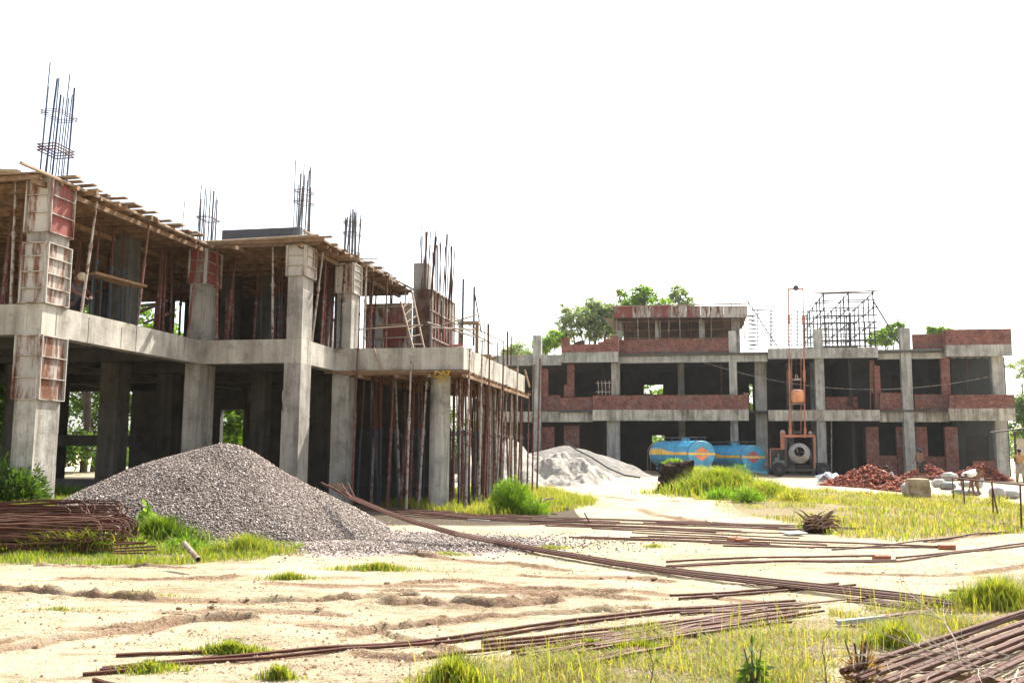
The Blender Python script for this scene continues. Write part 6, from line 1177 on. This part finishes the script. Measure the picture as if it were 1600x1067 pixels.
# bushes and weeds
def bush(px, py, rx, rz, n, size, mat, label, seed, z0=.0, lift=0, name='bush', up=-.4, asp=.3, stems=9, zc=None):
    c = onz(px, py, z0); c.z = hz(c.x, c.y) + lift; g = empty(name, c, 0, label, 'bush' if name == 'bush' else 'plant'); r = np.random.default_rng(seed); u = r.normal(size=(n, 3)); u /= np.linalg.norm(u, axis=1, keepdims=True); u[:, 2] = np.abs(u[:, 2]); P = u * (r.random((n, 1)) ** .45) * np.array([rx, rx * .8, rz * 1.7]) * (.8 + .35 * fbm(u[:, 0:1] * 3 + seed, u[:, 1:2] * 3, seed, 2)); leafmesh('foliage', P, size, mat, g, up=up, asp=asp, seed=seed)
    m = MB(); q = random.Random(seed)
    for k in range(stems): m.ring([(q.uniform(-.1, .1) * rx, q.uniform(-.1, .1) * rx, -.03), (q.uniform(-.7, .7) * rx, q.uniform(-.5, .5) * rx, rz * 1.4)], [.012, .004], 4)
    m.build('stems', BARK2, g); return g
bush(800, 802, .62, .62, 12000, .085, LEAF_BR, 'feathery green bush at the end of the props', 401, asp=.12, up=-.9); bush(836, 804, .4, .28, 2000, .07, LEAF_BR, 'small light bush right of the feathery one', 402, asp=.2, up=-.8)
bush(18, 800, .75, .50, 3500, .10, GR_D, 'dark leafy bush left of the nearest column foot', 403, z0=.3); bush(-10, 790, .9, .55, 3000, .11, LEAF_BR, 'sunlit bush cut by the left edge', 404, z0=.3)
bush(228, 838, .10, .30, 130, .11, LEAF_BR, 'single tall leafy weed before the gravel heap', 405, z0=.1, name='leafy_weed', asp=.8, stems=2, up=.1); ell(1200, 778, 1.6, 1.6, 2600, .1, .62, .022, (GR_A, GR_B), 'weedy grass sloping down to the right of the tall weeds', 330)
ell(250, 848, .8, .5, 3000, .1, .42, .011, (GR_A, GR_D), 'rank green weeds between the bent bundles and the gravel heap', 335)
bush(290, 852, .45, .14, 900, .06, LEAF_BR, 'low leafy weeds behind the open ended pipe', 430, z0=.1); bush(160, 800, .5, .2, 900, .07, GR_D, 'shaded weeds by the left foot of the gravel heap', 431, z0=.3)
bush(205, 852, .55, .16, 1200, .06, GR_A, 'low weeds between the bent bundles and the heap', 406, z0=.1)
bush(1052, 769, .5, .16, 700, .09, LEAF_BR, 'weeds sprouting over the dark stump', 407, lift=.9, asp=.5); bush(1128, 758, .9, .4, 1600, .12, m_leaf('dry_weed', (.16, .11, .06), (.3, .22, .12), .3), 'dry brown weeds before the tankers', 408, asp=.2, up=-.8)
bush(1178, 1078, .09, .17, 170, .07, LEAF, 'dark leafy weed at the bottom, right of centre', 409, name='leafy_weed', asp=.35, stems=3, up=.7); bush(1170, 795, .5, .28, 1300, .1, LEAF_BR, 'green weed clump in the sunny field', 410, asp=.2, up=-.8); bush(1345, 1075, .14, .2, 300, .06, m_leaf('red_weed', (.2, .09, .05), (.3, .2, .08), .3), 'reddish dry weed at the picture bottom', 411, asp=.2, up=-.8)
bush(1560, 790, .6, .2, 800, .08, GR_B, 'low weeds at the foot of the bar fence', 412, asp=.2, up=-.8)
for i_, (px, py, rx, rz, nn, lb) in enumerate([(1108, 768, .7, .42, 1500, 'left end of the tall weeds'), (1150, 770, .9, .5, 2200, 'middle of the tall weeds, tallest bush'), (1190, 777, .6, .32, 1400, 'right part of the tall weeds'), (1130, 790, .6, .25, 1200, 'lower left slope of the tall weeds'), (1238, 790, .5, .2, 900, 'right end of the tall weeds'), (1085, 752, .6, .4, 1200, 'directly right of the dark stump')]):
    bush(px, py, rx, rz, nn, .13, LEAF_BR if i_ % 2 else GR_B, 'feathery weed bush at the ' + lb if i_ < 5 else 'feathery weed bush ' + lb, 420 + i_, asp=.14, up=-.9, stems=14)
# crumbs of earth and grit over the bare ground
def crumbs(n):
    r = np.random.default_rng(77); y = 5.5 + 15 * r.random(n) ** 1.5; x = (r.random(n) - .5) * 1.25 * y; c = fbm(x * 1.1, y * 2.2, 90, 4); k = (c + .5 * r.random(n)) > .25; x, y = x[k], y[k]; z = height(x, y) + .002; m_ = len(x)
    base = np.array([(1, 0, 0), (-1, 0, 0), (0, 1, 0), (0, -1, 0), (0, 0, .8), (0, 0, -.5)], float); Fb = np.array([(0, 2, 4), (2, 1, 4), (1, 3, 4), (3, 0, 4)])
    s_ = (.003 + .013 * r.random((m_, 1, 1)) ** 3) * (1 + .3 * r.normal(size=(m_, 6, 1)).clip(-1.5, 1.5)); q = r.random(m_) * 6.28; ca, sa = np.cos(q), np.sin(q); B = base[None] * s_; V_ = np.stack([B[:, :, 0] * ca[:, None] - B[:, :, 1] * sa[:, None], B[:, :, 0] * sa[:, None] + B[:, :, 1] * ca[:, None], B[:, :, 2]], 2) + np.stack([x, y, z], 1)[:, None]
    t = NT('grit', .95, .1); t.col(t.ramp(t.island(), [(0, (.10, .06, .035)), (.5, (.24, .165, .10)), (1, (.42, .34, .24))])); o = np_mesh('earth_crumbs', V_.reshape(-1, 3), (Fb[None] + 6 * np.arange(m_)[:, None, None]).reshape(-1, 3), t.m); tag(o, 'crumbs of earth and grit strewn over the bare sandy ground', 'grit', kind='stuff')
crumbs(60000)
# dry twigs over the corner stack
TW = m_simple('dry_twig', (.42, .34, .26), .9, .3, 9, isl=.4)
for k in range(9):
    c = onz(rq.uniform(1500, 1600), rq.uniform(1000, 1075), .2); g = empty('dry_branch', c, 0, 'pale dry twiggy branch lying on the corner stack of rebars', 'branch', 'dry branches on the corner stack'); m = MB(); p = Vector((0, 0, 0)); d = Vector((rq.uniform(-1, .6), rq.uniform(-.6, .8), rq.uniform(0, .35))).normalized()
    def grow(p, d, L_, r_, lv):
        pts = [p]
        for j in range(4): d = (d + Vector((rq.uniform(-.35, .35), rq.uniform(-.35, .35), rq.uniform(-.25, .22)))).normalized(); p = p + d * L_ / 4; p.z = max(p.z, -.06); pts.append(p.copy())
        m.ring(pts, [r_ * (1 - .17 * j) for j in range(5)], 5)
        if lv:
            for j in (1, 2, 3): grow(pts[j].copy(), (d + Vector((rq.uniform(-1, 1), rq.uniform(-1, 1), rq.uniform(-.1, .6))) * .9).normalized(), L_ * .55, r_ * .55, lv - 1)
    grow(p, d, rq.uniform(.5, .85), .0055, 2); o = m.build('twigs', TW, g)
for k, (x, y, h_) in enumerate(((1290, 1085, .32), (1015, 1085, .28), (1205, 985, .2), (1405, 1000, .25))):
    c = onz(x, y, .03); m = MB(); p = Vector((0, 0, 0)); pts = [p.copy()]
    for j in range(5): p = p + Vector((rq.uniform(-.02, .02), rq.uniform(-.02, .02), h_ / 5)); pts.append(p.copy()); m.ring([p, p + Vector((rq.uniform(-.06, .06), rq.uniform(-.05, .05), .06))], [.0025, .001], 4)
    m.ring(pts, [.004, .004, .003, .003, .002, .001], 5); o = m.build('dry_stalk', BARK2); o.location = c; tag(o, 'thin dry weed stalk standing in the foreground, ' + ['nearest the corner stack', 'at the bottom centre right', 'over the fanned rebars', 'in the dense tuft'][k], 'stalk')
# ------------------------------------------------------------------ haze
hm = bpy.data.materials.new('haze_air'); hm.use_nodes = True; ht = hm.node_tree; ht.nodes.clear(); ho = ht.nodes.new('ShaderNodeOutputMaterial'); hv = ht.nodes.new('ShaderNodeVolumePrincipled')
hv.inputs['Color'].default_value = (.95, .96, .97, 1); hv.inputs['Density'].default_value = .00018; hv.inputs['Anisotropy'].default_value = .35; ht.links.new(hv.outputs[0], ho.inputs['Volume'])
m = MB(); m.box(-1000, -1000, -2.5, 1000, 1000, 34); hz_o = m.build('haze', hm); hz_o['kind'] = 'stuff'
S.cycles.volume_bounces = 0
